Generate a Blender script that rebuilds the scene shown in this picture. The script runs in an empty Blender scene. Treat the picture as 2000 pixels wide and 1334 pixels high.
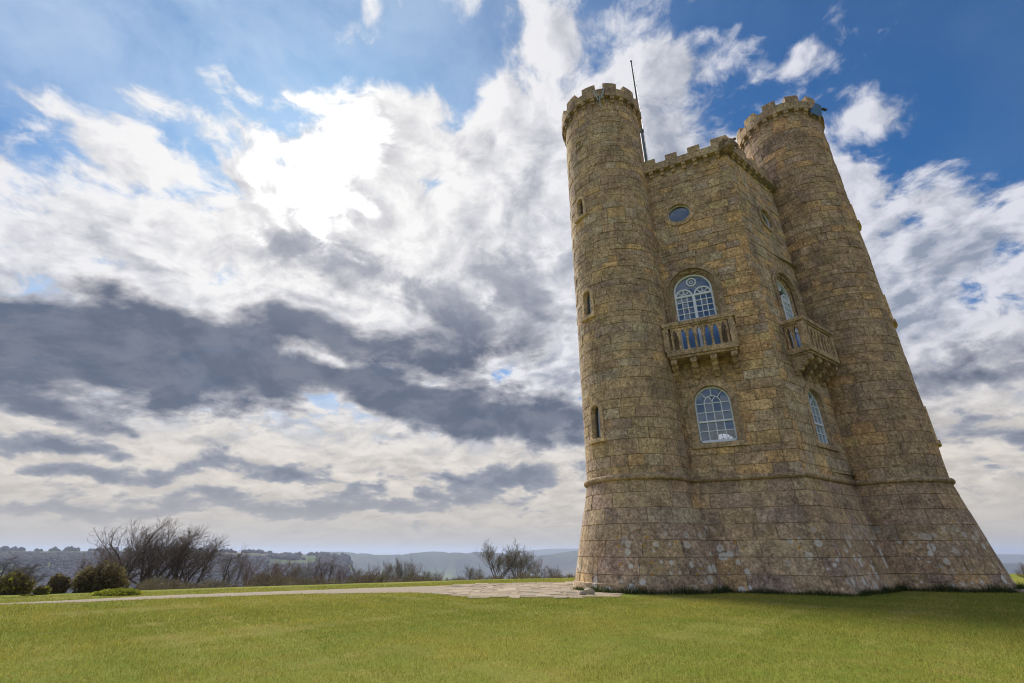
import bpy, bmesh, math, random
import numpy as np
from math import sin, cos, tan, pi, radians, degrees, sqrt, hypot, atan2, exp
from mathutils import Vector, Matrix

scene = bpy.context.scene
COL = scene.collection
R = random.Random(7)

# ------------------------------------------------------------------ camera
CAM_H, PITCH, FPX = 1.022, radians(23.907), 925.26      # focal length in pixels of a 2000 px wide frame
cd = bpy.data.cameras.new('camera')
cam = bpy.data.objects.new('camera', cd)
COL.objects.link(cam)
cam.location = (0, 0, CAM_H)
cam.rotation_euler = (pi / 2 + PITCH, 0, 0)
cd.sensor_width = 36.0
cd.lens = 36.0 * FPX / 2000.0
cd.clip_start = 0.05
cd.clip_end = 80000
scene.camera = cam

def look(px, py):
    """unit direction of a point of the photograph (2000 x 1334)"""
    x, u = px - 1000.0, 667.0 - py
    v = Vector((x, FPX * cos(PITCH) - u * sin(PITCH), FPX * sin(PITCH) + u * cos(PITCH)))
    return v.normalized()
def at_dist(px, py, dist):
    v = look(px, py); k = dist / hypot(v.x, v.y)
    return Vector((0, 0, CAM_H)) + v * k
def on_ground(px, py, z=0.0):
    v = look(px, py); k = (z - CAM_H) / v.z
    return Vector((v.x * k, v.y * k, z))
def pix(p):
    d = Vector(p) - Vector((0, 0, CAM_H))
    c, s = cos(PITCH), sin(PITCH)
    w = d.y * c + d.z * s
    if w <= 0.01: return None
    return 1000 + FPX * d.x / w, 667 - FPX * (-d.y * s + d.z * c) / w

# ------------------------------------------------------------------ colour management
scene.view_settings.view_transform = 'Standard'
scene.view_settings.look = 'None'
scene.view_settings.gamma = 1.0
scene.view_settings.use_curve_mapping = False
scene.view_settings.exposure = EXPOSURE = 0.4
HAZE = 1.9e-4
scene.cycles.filter_width = 1.1
scene.cycles.max_bounces = 8
scene.cycles.volume_bounces = 0
scene.cycles.transparent_max_bounces = 16

# ------------------------------------------------------------------ node helper
class G:
    def __init__(s, tree): s.t = tree; s.n = tree.nodes; s.l = tree.links
    def new(s, typ, **kw):
        nd = s.n.new(typ)
        for k, v in kw.items(): setattr(nd, k, v)
        return nd
    def put(s, sock, v):
        if v is None: return
        if isinstance(v, X): s.l.new(v.s, sock)
        elif isinstance(v, (tuple, list)) and sock.type == 'RGBA' and len(v) == 3: sock.default_value = (*v, 1)
        else: sock.default_value = v
    def math(s, op, a, b=None, c=None, clamp=False):
        nd = s.new('ShaderNodeMath', operation=op); nd.use_clamp = clamp
        s.put(nd.inputs[0], a); s.put(nd.inputs[1], b); s.put(nd.inputs[2], c)
        return X(s, nd.outputs[0])
    def vmath(s, op, a, b=None, scale=None):
        nd = s.new('ShaderNodeVectorMath', operation=op)
        s.put(nd.inputs[0], a)
        if b is not None: s.put(nd.inputs[1], b)
        if scale is not None: s.put(nd.inputs['Scale'], scale)
        return X(s, nd.outputs['Value'] if op in ('DOT_PRODUCT', 'LENGTH', 'DISTANCE') else nd.outputs['Vector'])
    def smooth(s, v, a, b, lo=0.0, hi=1.0):
        nd = s.new('ShaderNodeMapRange', interpolation_type='SMOOTHSTEP')
        s.put(nd.inputs['Value'], v); s.put(nd.inputs['From Min'], a); s.put(nd.inputs['From Max'], b)
        s.put(nd.inputs['To Min'], lo); s.put(nd.inputs['To Max'], hi)
        return X(s, nd.outputs['Result'])
    def lin(s, v, a, b, lo=0.0, hi=1.0):
        nd = s.new('ShaderNodeMapRange'); nd.clamp = True
        s.put(nd.inputs['Value'], v); s.put(nd.inputs['From Min'], a); s.put(nd.inputs['From Max'], b)
        s.put(nd.inputs['To Min'], lo); s.put(nd.inputs['To Max'], hi)
        return X(s, nd.outputs['Result'])
    def mix(s, f, a, b, mode='MIX'):
        nd = s.new('ShaderNodeMix', data_type='RGBA', blend_type=mode)
        s.put(nd.inputs[0], f); s.put(nd.inputs[6], a); s.put(nd.inputs[7], b)
        return X(s, nd.outputs[2])
    def noise(s, vec, scale, detail=4.0, rough=0.55, dist=0.0, lac=2.0, dim='3D', out='Fac', w=None):
        nd = s.new('ShaderNodeTexNoise', noise_dimensions=dim)
        s.put(nd.inputs['Vector'], vec)
        if w is not None: s.put(nd.inputs['W'], w)
        s.put(nd.inputs['Scale'], scale); s.put(nd.inputs['Detail'], detail)
        s.put(nd.inputs['Roughness'], rough); s.put(nd.inputs['Lacunarity'], lac); s.put(nd.inputs['Distortion'], dist)
        return X(s, nd.outputs[out])
    def voronoi(s, vec, scale, feature='F1', out='Distance', rnd=1.0):
        nd = s.new('ShaderNodeTexVoronoi', feature=feature)
        s.put(nd.inputs['Vector'], vec); s.put(nd.inputs['Scale'], scale); s.put(nd.inputs['Randomness'], rnd)
        return X(s, nd.outputs[out])
    def sep(s, v):
        nd = s.new('ShaderNodeSeparateXYZ'); s.put(nd.inputs[0], v)
        return [X(s, o) for o in nd.outputs]
    def comb(s, x, y, z):
        nd = s.new('ShaderNodeCombineXYZ')
        for i, v in enumerate((x, y, z)): s.put(nd.inputs[i], v)
        return X(s, nd.outputs[0])
    def attr(s, name, out='Color'):
        nd = s.new('ShaderNodeAttribute'); nd.attribute_name = name
        return X(s, nd.outputs[out])
    def coords(s, out='Object'):
        return X(s, s.new('ShaderNodeTexCoord').outputs[out])
class X:
    def __init__(s, g, sock): s.g = g; s.s = sock
    def __add__(s, o): return s.g.math('ADD', s, o)
    __radd__ = __add__
    def __sub__(s, o): return s.g.math('SUBTRACT', s, o)
    def __rsub__(s, o): return s.g.math('SUBTRACT', o, s)
    def __mul__(s, o): return s.g.math('MULTIPLY', s, o)
    __rmul__ = __mul__
    def __truediv__(s, o): return s.g.math('DIVIDE', s, o)

# ------------------------------------------------------------------ sky and sun
SUN_AZ, SUN_EL = radians(-26.8), radians(40.0)
SUN_DIR = Vector((sin(SUN_AZ) * cos(SUN_EL), cos(SUN_AZ) * cos(SUN_EL), sin(SUN_EL)))
world = bpy.data.worlds.new('World')
scene.world = world
world.use_nodes = True
world.cycles.sampling_method = 'MANUAL'
world.cycles.sample_map_resolution = 512
def build_sky():
    t = world.node_tree; t.nodes.clear(); g = G(t)
    out = g.new('ShaderNodeOutputWorld'); bg = g.new('ShaderNodeBackground')
    t.links.new(bg.outputs[0], out.inputs[0])
    STR = 0.1
    bg.inputs['Strength'].default_value = STR
    sky = g.new('ShaderNodeTexSky', sky_type='NISHITA')
    sky.sun_disc = False; sky.sun_elevation = SUN_EL; sky.sun_rotation = SUN_AZ
    sky.altitude = 300; sky.air_density = 1.0; sky.dust_density = 0.6; sky.ozone_density = 2.2
    d = g.coords('Generated')
    dx, dy, dz = g.sep(d)
    up = g.math('MAXIMUM', dz, 0.0)
    # a flat sheet of cloud seen from below: it closes up towards the horizon
    k = g.math('DIVIDE', 1.0, up + 0.34)
    p = g.vmath('SCALE', g.comb(dx, dy, 0.0), scale=k)
    warp = g.noise(p, 1.9, 3, 0.5, out='Color')
    warp = g.vmath('SCALE', g.vmath('SUBTRACT', warp, (0.5, 0.5, 0.5)), scale=0.20)
    q = g.vmath('ADD', p, warp)
    sunang = g.vmath('DOT_PRODUCT', d, tuple(SUN_DIR))           # 1 at the sun
    glow = g.math('POWER', g.math('MAXIMUM', sunang, 0.0), 38.0)
    wide = g.math('POWER', g.math('MAXIMUM', sunang, 0.0), 6.0)

    wd = g.noise(d, 5.5, 4, 0.55, out='Color')
    wd = g.vmath('SCALE', g.vmath('SUBTRACT', wd, (0.5, 0.5, 0.5)), scale=0.10)
    dw = g.vmath('ADD', d, wd)
    def blobs(lst):
        """soft patches of the sky, each (x, y, half width, half height, weight, tilt): centred on a direction"""
        tot = None
        for (px, py, rx, ry, w, rot) in lst:
            c = look(px, py)
            a = radians(rot)
            e1 = (look(px + 4 * cos(a), py + 4 * sin(a)) - c); l1 = e1.length / 4; e1.normalize()
            e2 = (look(px + 4 * sin(a), py - 4 * cos(a)) - c); l2 = e2.length / 4
            e2 = (e2 - e1 * e1.dot(e2)); e2.normalize()
            n = e1.cross(e2)
            m = Matrix((e1, e2, n)).transposed()
            mp = g.new('ShaderNodeMapping', vector_type='TEXTURE')
            g.put(mp.inputs['Vector'], dw)
            mp.inputs['Location'].default_value = c
            mp.inputs['Rotation'].default_value = m.to_euler('XYZ')
            mp.inputs['Scale'].default_value = (rx * l1 * 1.45, ry * l2 * 1.45, 0.7)
            gr = g.new('ShaderNodeTexGradient', gradient_type='SPHERICAL')
            t.links.new(mp.outputs[0], gr.inputs[0])
            v = X(g, gr.outputs['Fac']) * w
            tot = v if tot is None else tot + v
        return tot

    # --- clear sky with a thin milky veil on the sunward side
    base = X(g, sky.outputs[0])
    base = g.mix(1.0, base, (0.19, 0.52, 0.80), 'MULTIPLY')
    el = up
    veil_n = g.noise(g.vmath('MULTIPLY', dw, (1.0, 1.0, 1.5)), 2.6, 7, 0.60, 0.2)
    veil = g.smooth(veil_n, 0.15, 0.80) * g.lin(dx, 0.30, -0.45, 0.12, 0.95) * g.lin(sunang, -0.2, 0.9, 0.35, 1.0)
    col = g.mix(veil, base, (4.6, 5.6, 7.0))

    # --- high sheet of broken white cloud
    q2 = g.vmath('ADD', q, g.vmath('SCALE', g.vmath('SUBTRACT', g.noise(q, 10.0, 3, 0.5, out='Color'), (0.5, 0.5, 0.5)), scale=0.06))
    def density(v):
        a = g.noise(v, 6.2, 10, 0.60)
        b = g.voronoi(v, 12.0, 'SMOOTH_F1')
        return a + (0.42 - b) * 0.24
    n1 = density(q2)
    sx, sy = SUN_DIR.x / (SUN_DIR.z + .34), SUN_DIR.y / (SUN_DIR.z + .34)
    tosun = g.vmath('SUBTRACT', (sx, sy, 0.0), p)
    tosun = g.vmath('SCALE', g.vmath('NORMALIZE', tosun), scale=0.030)
    n1b = density(g.vmath('ADD', q2, tosun))
    big = g.noise(q, 1.3, 2, 0.5)
    clear = blobs([(330, 10, 640, 190, 0.50, 0), (180, 285, 220, 80, 0.24, 12), (470, 290, 130, 90, 0.22, 0), (720, 120, 190, 110, .22, 0), (90, 110, 300, 160, .22, 0),
                   (1800, 90, 430, 220, 0.36, 12), (1880, 250, 230, 110, 0.24, 10), (1500, 60, 260, 110, 0.12, 0), (1960, 160, 220, 200, .3, 0),
                   (1080, 50, 260, 90, 0.10, -20), (890, 190, 80, 80, 0.14, 0), (1700, 300, 90, 50, 0.14, 0), (1640, 200, 80, 60, .12, 0),
                   (1760, 380, 80, 60, 0.10, 0), (1950, 520, 110, 70, 0.12, 0), (1200, 60, 120, 80, .1, 0)])
    full = blobs([(650, 300, 420, 200, 0.26, 0), (300, 480, 460, 200, 0.26, 0), (520, 650, 460, 150, 0.26, 8), (900, 350, 300, 300, 0.22, 0), (1330, 330, 320, 240, .22, 0), (1000, 620, 420, 300, 0.34, 0), (1450, 700, 500, 300, 0.34, 0),
                  (1850, 640, 360, 340, 0.30, 0), (1000, 30, 170, 70, .20, 0), (1180, 60, 160, 80, .16, 0), (600, 960, 900, 160, .20, 0), (1680, 215, 190, 50, 0.30, -8), (1640, 130, 110, 45, .30, 0), (1840, 190, 120, 40, .16, -20), (1760, 40, 160, 40, .14, -25), (1480, 150, 100, 60, .26, 0), (1620, 60, 120, 40, .14, -30), (1350, 120, 120, 60, .12, 0)])
    f1 = (n1 - 0.5) * 1.9 + 0.48 + (big - 0.5) * 0.4 + full - clear
    a1 = g.smooth(f1, 0.38, 0.66)
    thick1 = g.smooth(f1, 0.55, 1.05)
    rel = (n1b - n1) * 4.4                                                        # slopes turned to or from the sun
    patch = g.smooth(g.noise(q, 4.0, 6, .58), 0.47, 0.66)                           # heavier, greyer parts
    bright = g.mix(wide, (5.4, 5.5, 6.1), (7.5, 7.4, 7.3))
    shade = g.mix(wide, (2.1, 2.45, 3.2), (4.4, 4.4, 4.7))
    lit = 0.92 - thick1 * 0.30 - rel - patch * g.lin(wide, 0.3, 0.95, 0.65, 0.30)
    c1 = g.mix(g.math('ADD', lit, 0.0, clamp=True), shade, bright)
    # towards the horizon the sheet turns cream, then grey
    low = g.smooth(up, 0.36, 0.10)
    c1 = g.mix(low * 0.85, c1, g.mix(g.smooth(n1, 0.35, 0.65), (4.5, 4.1, 3.6), (6.2, 5.65, 4.9)))
    a1 = g.math('MAXIMUM', a1, g.smooth(up, 0.36, 0.16))
    col = g.mix(a1, col, c1)
    # burnt-out cloud in front of the sun
    gl = g.math('MULTIPLY', g.smooth(glow + (n1 - 0.5) * 1.9, 0.66, 1.15), a1 * 0.75 + 0.25)
    col = g.mix(gl, col, (14.0, 13.9, 13.6))

    # --- low dark cloud
    qd = g.vmath('MULTIPLY', q, (1.0, 1.0, 1.0))
    n2 = g.noise(qd, 3.2, 9, 0.58, 0.1)
    n2s = g.noise(qd, 7.5, 8, 0.60, 0.1)
    dark = blobs([(60, 640, 330, 80, 0.50, 2), (200, 650, 330, 75, 0.42, 6), (240, 720, 330, 85, 0.56, 10), (430, 745, 250, 75, 0.52, 10), (620, 730, 230, 60, 0.42, 14), (790, 750, 330, 60, 0.54, 14), (1000, 815, 250, 48, 0.58, 2), (640, 645, 170, 32, .42, 16),
                  (870, 665, 95, 60, 0.52, 20), (690, 520, 170, 52, 0.32, 22), (540, 465, 160, 44, 0.22, 16), (740, 665, 150, 40, 0.26, 18), (500, 650, 200, 40, .2, 12), (870, 800, 160, 40, .4, 5),
                  (60, 785, 200, 36, 0.50, 14), (450, 914, 230, 22, 0.52, 1), (150, 925, 330, 16, 0.40, 1), (1010, 932, 200, 32, 0.52, -4), (40, 858, 180, 22, 0.52, 4), (200, 880, 100, 12, .34, 8),
                  (340, 970, 280, 18, 0.36, 2), (700, 966, 170, 18, 0.34, 0), (860, 980, 200, 15, 0.36, 0), (120, 1000, 290, 18, 0.36, 0), (600, 992, 260, 14, .32, 0), (760, 930, 60, 14, .2, 0),
                  (905, 570, 90, 75, 0.34, 10), (1050, 590, 140, 70, 0.34, 0), (1070, 450, 140, 90, 0.22, 0), (700, 370, 75, 44, 0.42, 10), (1070, 700, 140, 70, 0.30, 0), (820, 530, 80, 80, .18, 0), (980, 650, 100, 60, .18, 0),
                  (1930, 735, 230, 60, 0.50, 0), (1930, 860, 220, 50, 0.36, 0), (160, 525, 110, 34, .30, 20), (240, 835, 60, 12, .34, 8), (400, 875, 60, 14, .26, 10), (1770, 580, 130, 140, .22, 0), (1000, 500, 70, 50, .25, 0)])
    gaps = blobs([(585, 692, 70, 26, 0.50, 4), (660, 700, 50, 20, .3, 8), (640, 790, 60, 45, 0.34, 0), (830, 800, 40, 30, 0.22, 0), (450, 712, 45, 14, .2, 0)])
    f2 = (n2 - 0.5) * 1.05 + (n2s - 0.5) * 1.2 + dark - gaps - 0.20
    # elsewhere only a scatter of small dark cloud near the horizon, the same all round
    f2 = f2 + g.smooth(up, 0.34, 0.06) * 0.06
    f2 = f2 - g.smooth(up, 0.50, 0.68) * 0.30
    a2 = g.smooth(f2, -0.04, 0.20)
    core = g.smooth(f2, 0.02, 0.42)
    dcol = g.mix(core, g.mix(wide, (3.3, 3.4, 3.9), (5.2, 5.0, 5.0)), (0.74, 0.95, 1.45))
    dcol = g.mix(g.smooth(n2s, 0.62, 0.36) * 0.45, dcol, (1.9, 2.05, 2.5))
    dcol = g.mix(g.smooth(up, 0.26, 0.08) * 0.6, dcol, (2.0, 2.25, 2.75))
    dcol = g.mix(g.smooth(up, 0.36, 0.52) * 0.6, dcol, (3.0, 3.2, 3.8))
    col = g.mix(a2 * 0.96, col, dcol)

    # --- haze band along the horizon
    hz = g.smooth(up, 0.135, 0.0)
    col = g.mix(hz * 0.85, col, g.mix(g.noise(g.vmath('MULTIPLY', d, (1, 1, 9)), 3.0, 4, .5), (3.2, 3.1, 2.95), (4.3, 3.85, 3.3)))
    t.links.new(col.s, bg.inputs['Color'])
build_sky()

sl = bpy.data.lights.new('sun', 'SUN')
sl.energy = 4.0
sl.angle = radians(22)
sl.color = (1.0, 0.95, 0.86)
so = bpy.data.objects.new('sun', sl); COL.objects.link(so)
so.rotation_euler = (-SUN_DIR).to_track_quat('-Z', 'Y').to_euler()
so.location = (0, 0, 60)

# ------------------------------------------------------------------ objects
def tag(o, label=None, cat=None, group=None, kind=None):
    if label: o['label'] = label
    if cat: o['category'] = cat
    if group: o['group'] = group
    if kind: o['kind'] = kind
    return o
def empty(name, loc, parent=None):
    o = bpy.data.objects.new(name, None); COL.objects.link(o)
    o.empty_display_size = 0.3
    o.location = loc
    if parent: o.parent = parent
    return o
class MB:
    """collects vertices and faces in world coordinates, then links them as ONE mesh object"""
    def __init__(s): s.v = []; s.f = []; s.c = []; s.tint = (0.5, 0.5, 0.5)
    def add(s, verts, faces, tint=None):
        b = len(s.v); s.v.extend([tuple(p) for p in verts])
        s.f.extend([tuple(b + i for i in f) for f in faces])
        s.c.extend([tint or s.tint] * len(verts))
    def box8(s, p, tint=None):
        """p: 4 lower corners counter-clockwise seen from above, then the 4 above them"""
        s.add(p, [(3, 2, 1, 0), (4, 5, 6, 7), (0, 1, 5, 4), (1, 2, 6, 5), (2, 3, 7, 6), (3, 0, 4, 7)], tint)
    def prism(s, pts, fn, o0, o1, tint=None):
        """2D outline (any simple polygon) pushed from offset o0 to o1 through fn(u, z, off)"""
        n = len(pts)
        v = [fn(a, b, o0) for a, b in pts] + [fn(a, b, o1) for a, b in pts]
        f = [tuple(range(n - 1, -1, -1)), tuple(range(n, 2 * n))]
        f += [(i, (i + 1) % n, n + (i + 1) % n, n + i) for i in range(n)]
        s.add(v, f, tint)
    def tube(s, path, rad, seg=6, closed=False, tint=None, cap=True):
        path = [Vector(p) for p in path]; n = len(path)
        rr = rad if isinstance(rad, (list, tuple)) else [rad] * n
        base = len(s.v); vs = []
        ref = None
        for i, p in enumerate(path):
            a = path[i - 1] if (i > 0 or closed) else p
            b = path[(i + 1) % n] if (i < n - 1 or closed) else p
            t = (b - a)
            if t.length < 1e-9: t = Vector((0, 0, 1))
            t.normalize()
            if ref is None:
                ref = t.orthogonal().normalized()
            x = (ref - t * ref.dot(t))
            if x.length < 1e-6: x = t.orthogonal()
            x.normalize(); ref = x; y = t.cross(x)
            for k in range(seg):
                q = 2 * pi * k / seg
                vs.append(p + (x * cos(q) + y * sin(q)) * rr[i])
        fs = []
        for i in range(n if closed else n - 1):
            j = (i + 1) % n
            for k in range(seg):
                fs.append((i * seg + k, i * seg + (k + 1) % seg, j * seg + (k + 1) % seg, j * seg + k))
        if cap and not closed:
            fs.append(tuple(range(seg - 1, -1, -1))); fs.append(tuple((n - 1) * seg + k for k in range(seg)))
        s.add(vs, fs, tint)
    def lathe(s, prof, ctr, seg=10, tint=None):
        vs = []; fs = []; n = len(prof)
        for r_, z in prof:
            for k in range(seg):
                q = 2 * pi * k / seg
                vs.append((ctr[0] + r_ * cos(q), ctr[1] + r_ * sin(q), ctr[2] + z))
        for i in range(n - 1):
            for k in range(seg):
                fs.append((i * seg + k, i * seg + (k + 1) % seg, (i + 1) * seg + (k + 1) % seg, (i + 1) * seg + k))
        fs.append(tuple(range(seg - 1, -1, -1))); fs.append(tuple((n - 1) * seg + k for k in range(seg)))
        s.add(vs, fs, tint)
    def build(s, name, mat, parent=None, origin=(0, 0, 0), smooth=False, kind=None, loc=None, fix=True):
        me = bpy.data.meshes.new(name)
        ox, oy, oz = origin
        me.from_pydata([(a - ox, b - oy, c - oz) for a, b, c in s.v], [], s.f)
        if mat: me.materials.append(mat)
        at = me.color_attributes.new('tint', 'FLOAT_COLOR', 'POINT')
        arr = np.ones((len(s.v), 4), np.float32); arr[:, :3] = np.array(s.c, np.float32).reshape(-1, 3)
        at.data.foreach_set('color', arr.ravel())
        if fix:
            bm = bmesh.new(); bm.from_mesh(me); bmesh.ops.recalc_face_normals(bm, faces=bm.faces); bm.to_mesh(me); bm.free()
        if smooth: me.shade_smooth()
        o = bpy.data.objects.new(name, me); COL.objects.link(o)
        if parent: o.parent = parent
        o.location = loc if loc is not None else (origin if not parent else (0, 0, 0))
        if kind: o['kind'] = kind
        return o

# ------------------------------------------------------------------ materials
def material(name):
    m = bpy.data.materials.new(name); m.use_nodes = True
    t = m.node_tree; t.nodes.clear(); g = G(t)
    out = g.new('ShaderNodeOutputMaterial')
    b = g.new('ShaderNodeBsdfPrincipled')
    t.links.new(b.outputs[0], out.inputs[0])
    return m, g, b, out
def bump(g, b, h, strength=0.5, dist=0.02):
    n = g.new('ShaderNodeBump'); n.inputs['Strength'].default_value = strength; n.inputs['Distance'].default_value = dist
    g.put(n.inputs['Height'], h); g.l.new(n.outputs[0], b.inputs['Normal'])

def mat_stone(name='weathered_stone', lichen=1.0):
    m, g, b, out = material(name)
    p = g.coords('Object'); x, y, z = g.sep(p)
    tint = g.attr('tint')
    n_l = g.noise(p, 0.55, 4, 0.6)
    n_m = g.noise(p, 3.2, 6, 0.65)
    n_f = g.noise(p, 17.0, 6, 0.7)
    n_g = g.noise(p, 60.0, 3, 0.6)
    n_b = g.noise(p, 1.1, 7, 0.66)
    n_c = g.noise(p, 9.0, 6, 0.72)
    c = g.mix(0.52, tint, (0.50, 0.385, 0.29))
    c = g.mix(1.0, c, g.mix(g.smooth(n_b, 0.30, 0.70), (0.70, 0.68, 0.69), (1.28, 1.26, 1.20)), 'MULTIPLY')
    c = g.mix(0.9, c, g.mix(g.smooth(n_m, 0.28, 0.72), (0.74, 0.72, 0.71), (1.28, 1.26, 1.20)), 'MULTIPLY')
    c = g.mix(1.0, c, g.mix(g.smooth(n_c, 0.28, 0.72), (0.62, 0.61, 0.60), (1.42, 1.41, 1.39)), 'MULTIPLY')
    c = g.mix(0.8, c, g.mix(g.smooth(n_f, 0.30, 0.70), (0.50, 0.50, 0.50), (1.55, 1.55, 1.55)), 'MULTIPLY')
    c = g.mix(0.5, c, g.mix(n_g, (0.35, 0.35, 0.35), (1.65, 1.65, 1.65)), 'MULTIPLY')
    # dark weathering, running down the face
    run = g.noise(g.vmath('MULTIPLY', p, (1.6, 1.6, 0.22)), 1.3, 6, 0.62)
    c = g.mix(g.smooth(run, 0.50, 0.74) * 0.5, c, g.mix(0.5, c, (0.075, 0.062, 0.056)))
    # ochre bloom where the face is clean
    c = g.mix(g.smooth(n_l, 0.52, 0.72) * g.smooth(n_m, 0.35, 0.7) * 0.32, c, (0.42, 0.275, 0.115))
    # moss
    c = g.mix(g.smooth(g.noise(p, 1.1, 7, 0.7), 0.52, 0.76) * 0.4, c, (0.15, 0.135, 0.05))
    # fine grey lichen speckle in drifts
    drift = g.smooth(g.noise(p, 0.8, 4, 0.6), 0.42, 0.60)
    sp = g.voronoi(g.vmath('ADD', p, g.vmath('SCALE', g.noise(p, 9, 2, .5, out='Color'), scale=0.05)), 14.0)
    spk = g.smooth(sp, 0.30, 0.16) * drift * g.smooth(n_f, 0.42, 0.6)
    c = g.mix(spk * 0.85 * lichen, c, (0.52, 0.51, 0.47))
    sp2 = g.voronoi(p, 34.0)
    c = g.mix(g.smooth(sp2, 0.26, 0.12) * g.smooth(g.noise(p, 1.7, 3, .6), .45, .7) * 0.7 * lichen, c, (0.55, 0.53, 0.48))
    # round white lichens, thick near the ground
    vv = g.vmath('ADD', p, g.vmath('SCALE', g.noise(p, 6, 3, .6, out='Color'), scale=0.07))
    d3 = g.voronoi(vv, 3.6); h3 = g.sep(g.voronoi(vv, 3.6, out='Color'))[0]
    zone = g.smooth(z, 2.1, 0.7) * g.smooth(g.noise(p, 0.45, 3, .5), 0.33, 0.50)
    big = g.smooth(d3, 0.43, 0.33) * g.math('GREATER_THAN', h3, 0.55) * zone
    ring = g.lin(d3, 0.05, 0.26, 0.55, 1.0)
    c = g.mix(big * ring * 0.92 * lichen, c, g.mix(n_f, (0.56, 0.54, 0.50), (0.90, 0.87, 0.81)))
    d4 = g.voronoi(vv, 6.5); h4 = g.sep(g.voronoi(vv, 6.5, out='Color'))[0]
    c = g.mix(g.smooth(d4, 0.30, 0.2) * g.math('GREATER_THAN', h4, 0.72) * zone * 0.9 * lichen, c, (0.66, 0.63, 0.58))
    c = g.mix(g.smooth(d4, 0.34, 0.2) * g.math('LESS_THAN', h4, 0.07) * g.smooth(z, 7.0, 0.0) * 0.85 * lichen, c, (0.50, 0.27, 0.03))
    g.put(b.inputs['Base Color'], c)
    b.inputs['Roughness'].default_value = 0.95
    b.inputs['Specular IOR Level'].default_value = 0.15
    bump(g, b, n_m * 0.5 + n_c * 0.35 + n_f * 0.55 + n_g * 0.25, 0.85, 0.045)
    return m
def mat_plain(name, colr, rough=0.6, spec=0.4, metal=0.0, var=0.25, scale=8.0, bmp=0.0):
    m, g, b, out = material(name)
    p = g.coords('Object')
    n = g.noise(p, scale, 5, 0.6)
    g.put(b.inputs['Base Color'], g.mix(n, tuple(v * (1 - var) for v in colr), tuple(v * (1 + var) for v in colr)))
    b.inputs['Roughness'].default_value = rough; b.inputs['Metallic'].default_value = metal
    b.inputs['Specular IOR Level'].default_value = spec
    if bmp: bump(g, b, n, bmp, 0.02)
    return m
def mat_glass():
    m, g, b, out = material('window_glass')
    p = g.coords('Object')
    tr = g.new('ShaderNodeBsdfTransparent'); tr.inputs[0].default_value = (0.80, 0.84, 0.92, 1)
    gl = g.new('ShaderNodeBsdfGlossy'); gl.inputs['Roughness'].default_value = 0.03
    gl.inputs['Color'].default_value = (0.72, 0.86, 1.0, 1)
    fr = g.new('ShaderNodeLayerWeight'); fr.inputs[0].default_value = 0.5
    mx = g.new('ShaderNodeMixShader')
    n = g.new('ShaderNodeBump'); n.inputs['Strength'].default_value = 0.12; n.inputs['Distance'].default_value = 0.02
    g.put(n.inputs['Height'], g.noise(p, 2.3, 2, 0.5)); g.l.new(n.outputs[0], gl.inputs['Normal'])
    g.put(mx.inputs[0], g.math('POWER', X(g, fr.outputs['Facing']), 3.0) * 0.7 + 0.19)
    g.l.new(tr.outputs[0], mx.inputs[1]); g.l.new(gl.outputs[0], mx.inputs[2]); g.l.new(mx.outputs[0], out.inputs[0])
    return m
M = {}
M['stone'] = mat_stone()
M['mortar'] = mat_plain('old_mortar', (0.36, 0.28, 0.185), 0.95, 0.1, var=0.5, scale=5.0, bmp=0.6)
M['interior'] = mat_plain('plaster_inside', (0.30, 0.27, 0.24), 0.9, 0.1)
M['paint'] = mat_plain('skylit_white_window_paint', (0.78, 0.85, 0.96), 0.45, 0.4, var=0.08, scale=14)  # white paint with the blue of the sky mixed into its base colour
M['glass'] = mat_glass()
M['pole'] = mat_plain('grey_painted_pole', (0.10, 0.13, 0.15), 0.5, 0.4, var=0.2)
M['poletop'] = mat_plain('dark_pole', (0.035, 0.04, 0.05), 0.5, 0.4, var=0.2)
M['steel'] = mat_plain('pale_blue_steel', (0.34, 0.42, 0.50), 0.4, 0.5, var=0.15)
M['door'] = mat_plain('even_blue_door', (0.13, 0.27, 0.60), 0.35, 0.5, var=0.15, scale=5)  # one even blue for the lower door leaves
M['blue'] = mat_plain('blue_enamel', (0.035, 0.16, 0.42), 0.35, 0.5, var=0.2)

# ------------------------------------------------------------------ the tower
ta, tb, tc = Vector((4.168, 16.207)), Vector((12.843, 16.828)), Vector((8.452, 14.070))
TO = ta + tb - tc
te, td, tf = TO * 2 - tc, TO * 2 - ta, TO * 2 - tb
BASE = Vector((TO.x, TO.y, 0))
RT, RB, ZS = 1.655, 2.264, 3.072
tower = tag(empty('stone_tower', BASE), 'tall brown stone tower with round battlemented turrets, standing on the lawn', 'tower')
MIT = tan(radians(31.2))

PAL = dict(blackish=(.05, .040, .036), olive=(0.36, 0.275, 0.130), tan=(0.44, 0.335, 0.20), orange=(0.66, 0.40, 0.13), grey=(0.42, 0.37, 0.29), green=(0.37, 0.345, 0.225),
           dark=(0.27, 0.205, 0.130), purple=(0.30, 0.225, 0.19), ochre=(0.56, 0.36, 0.12), yellow=(0.64, 0.50, 0.21), brown=(0.37, 0.265, 0.145))
def pick(rng, w):
    ks = list(w); c = PAL[rng.choices(ks, [w[k] for k in ks])[0]]
    v = rng.uniform(0.88, 1.12)
    return tuple(min(0.75, k * v * rng.uniform(0.94, 1.06)) for k in c)
W_TUR = dict(olive=5, brown=5, tan=2.2, dark=2, grey=1.2, green=1.2, ochre=1.2, purple=1.5, yellow=.12)
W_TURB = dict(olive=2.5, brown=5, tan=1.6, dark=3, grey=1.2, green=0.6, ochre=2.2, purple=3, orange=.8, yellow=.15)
W_DARK = dict(purple=2, dark=3, blackish=5)
W_WALL = dict(tan=4, brown=4, ochre=3, orange=2.2, olive=2.4, grey=1.6, purple=2.0, yellow=.35, dark=.6)
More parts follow.
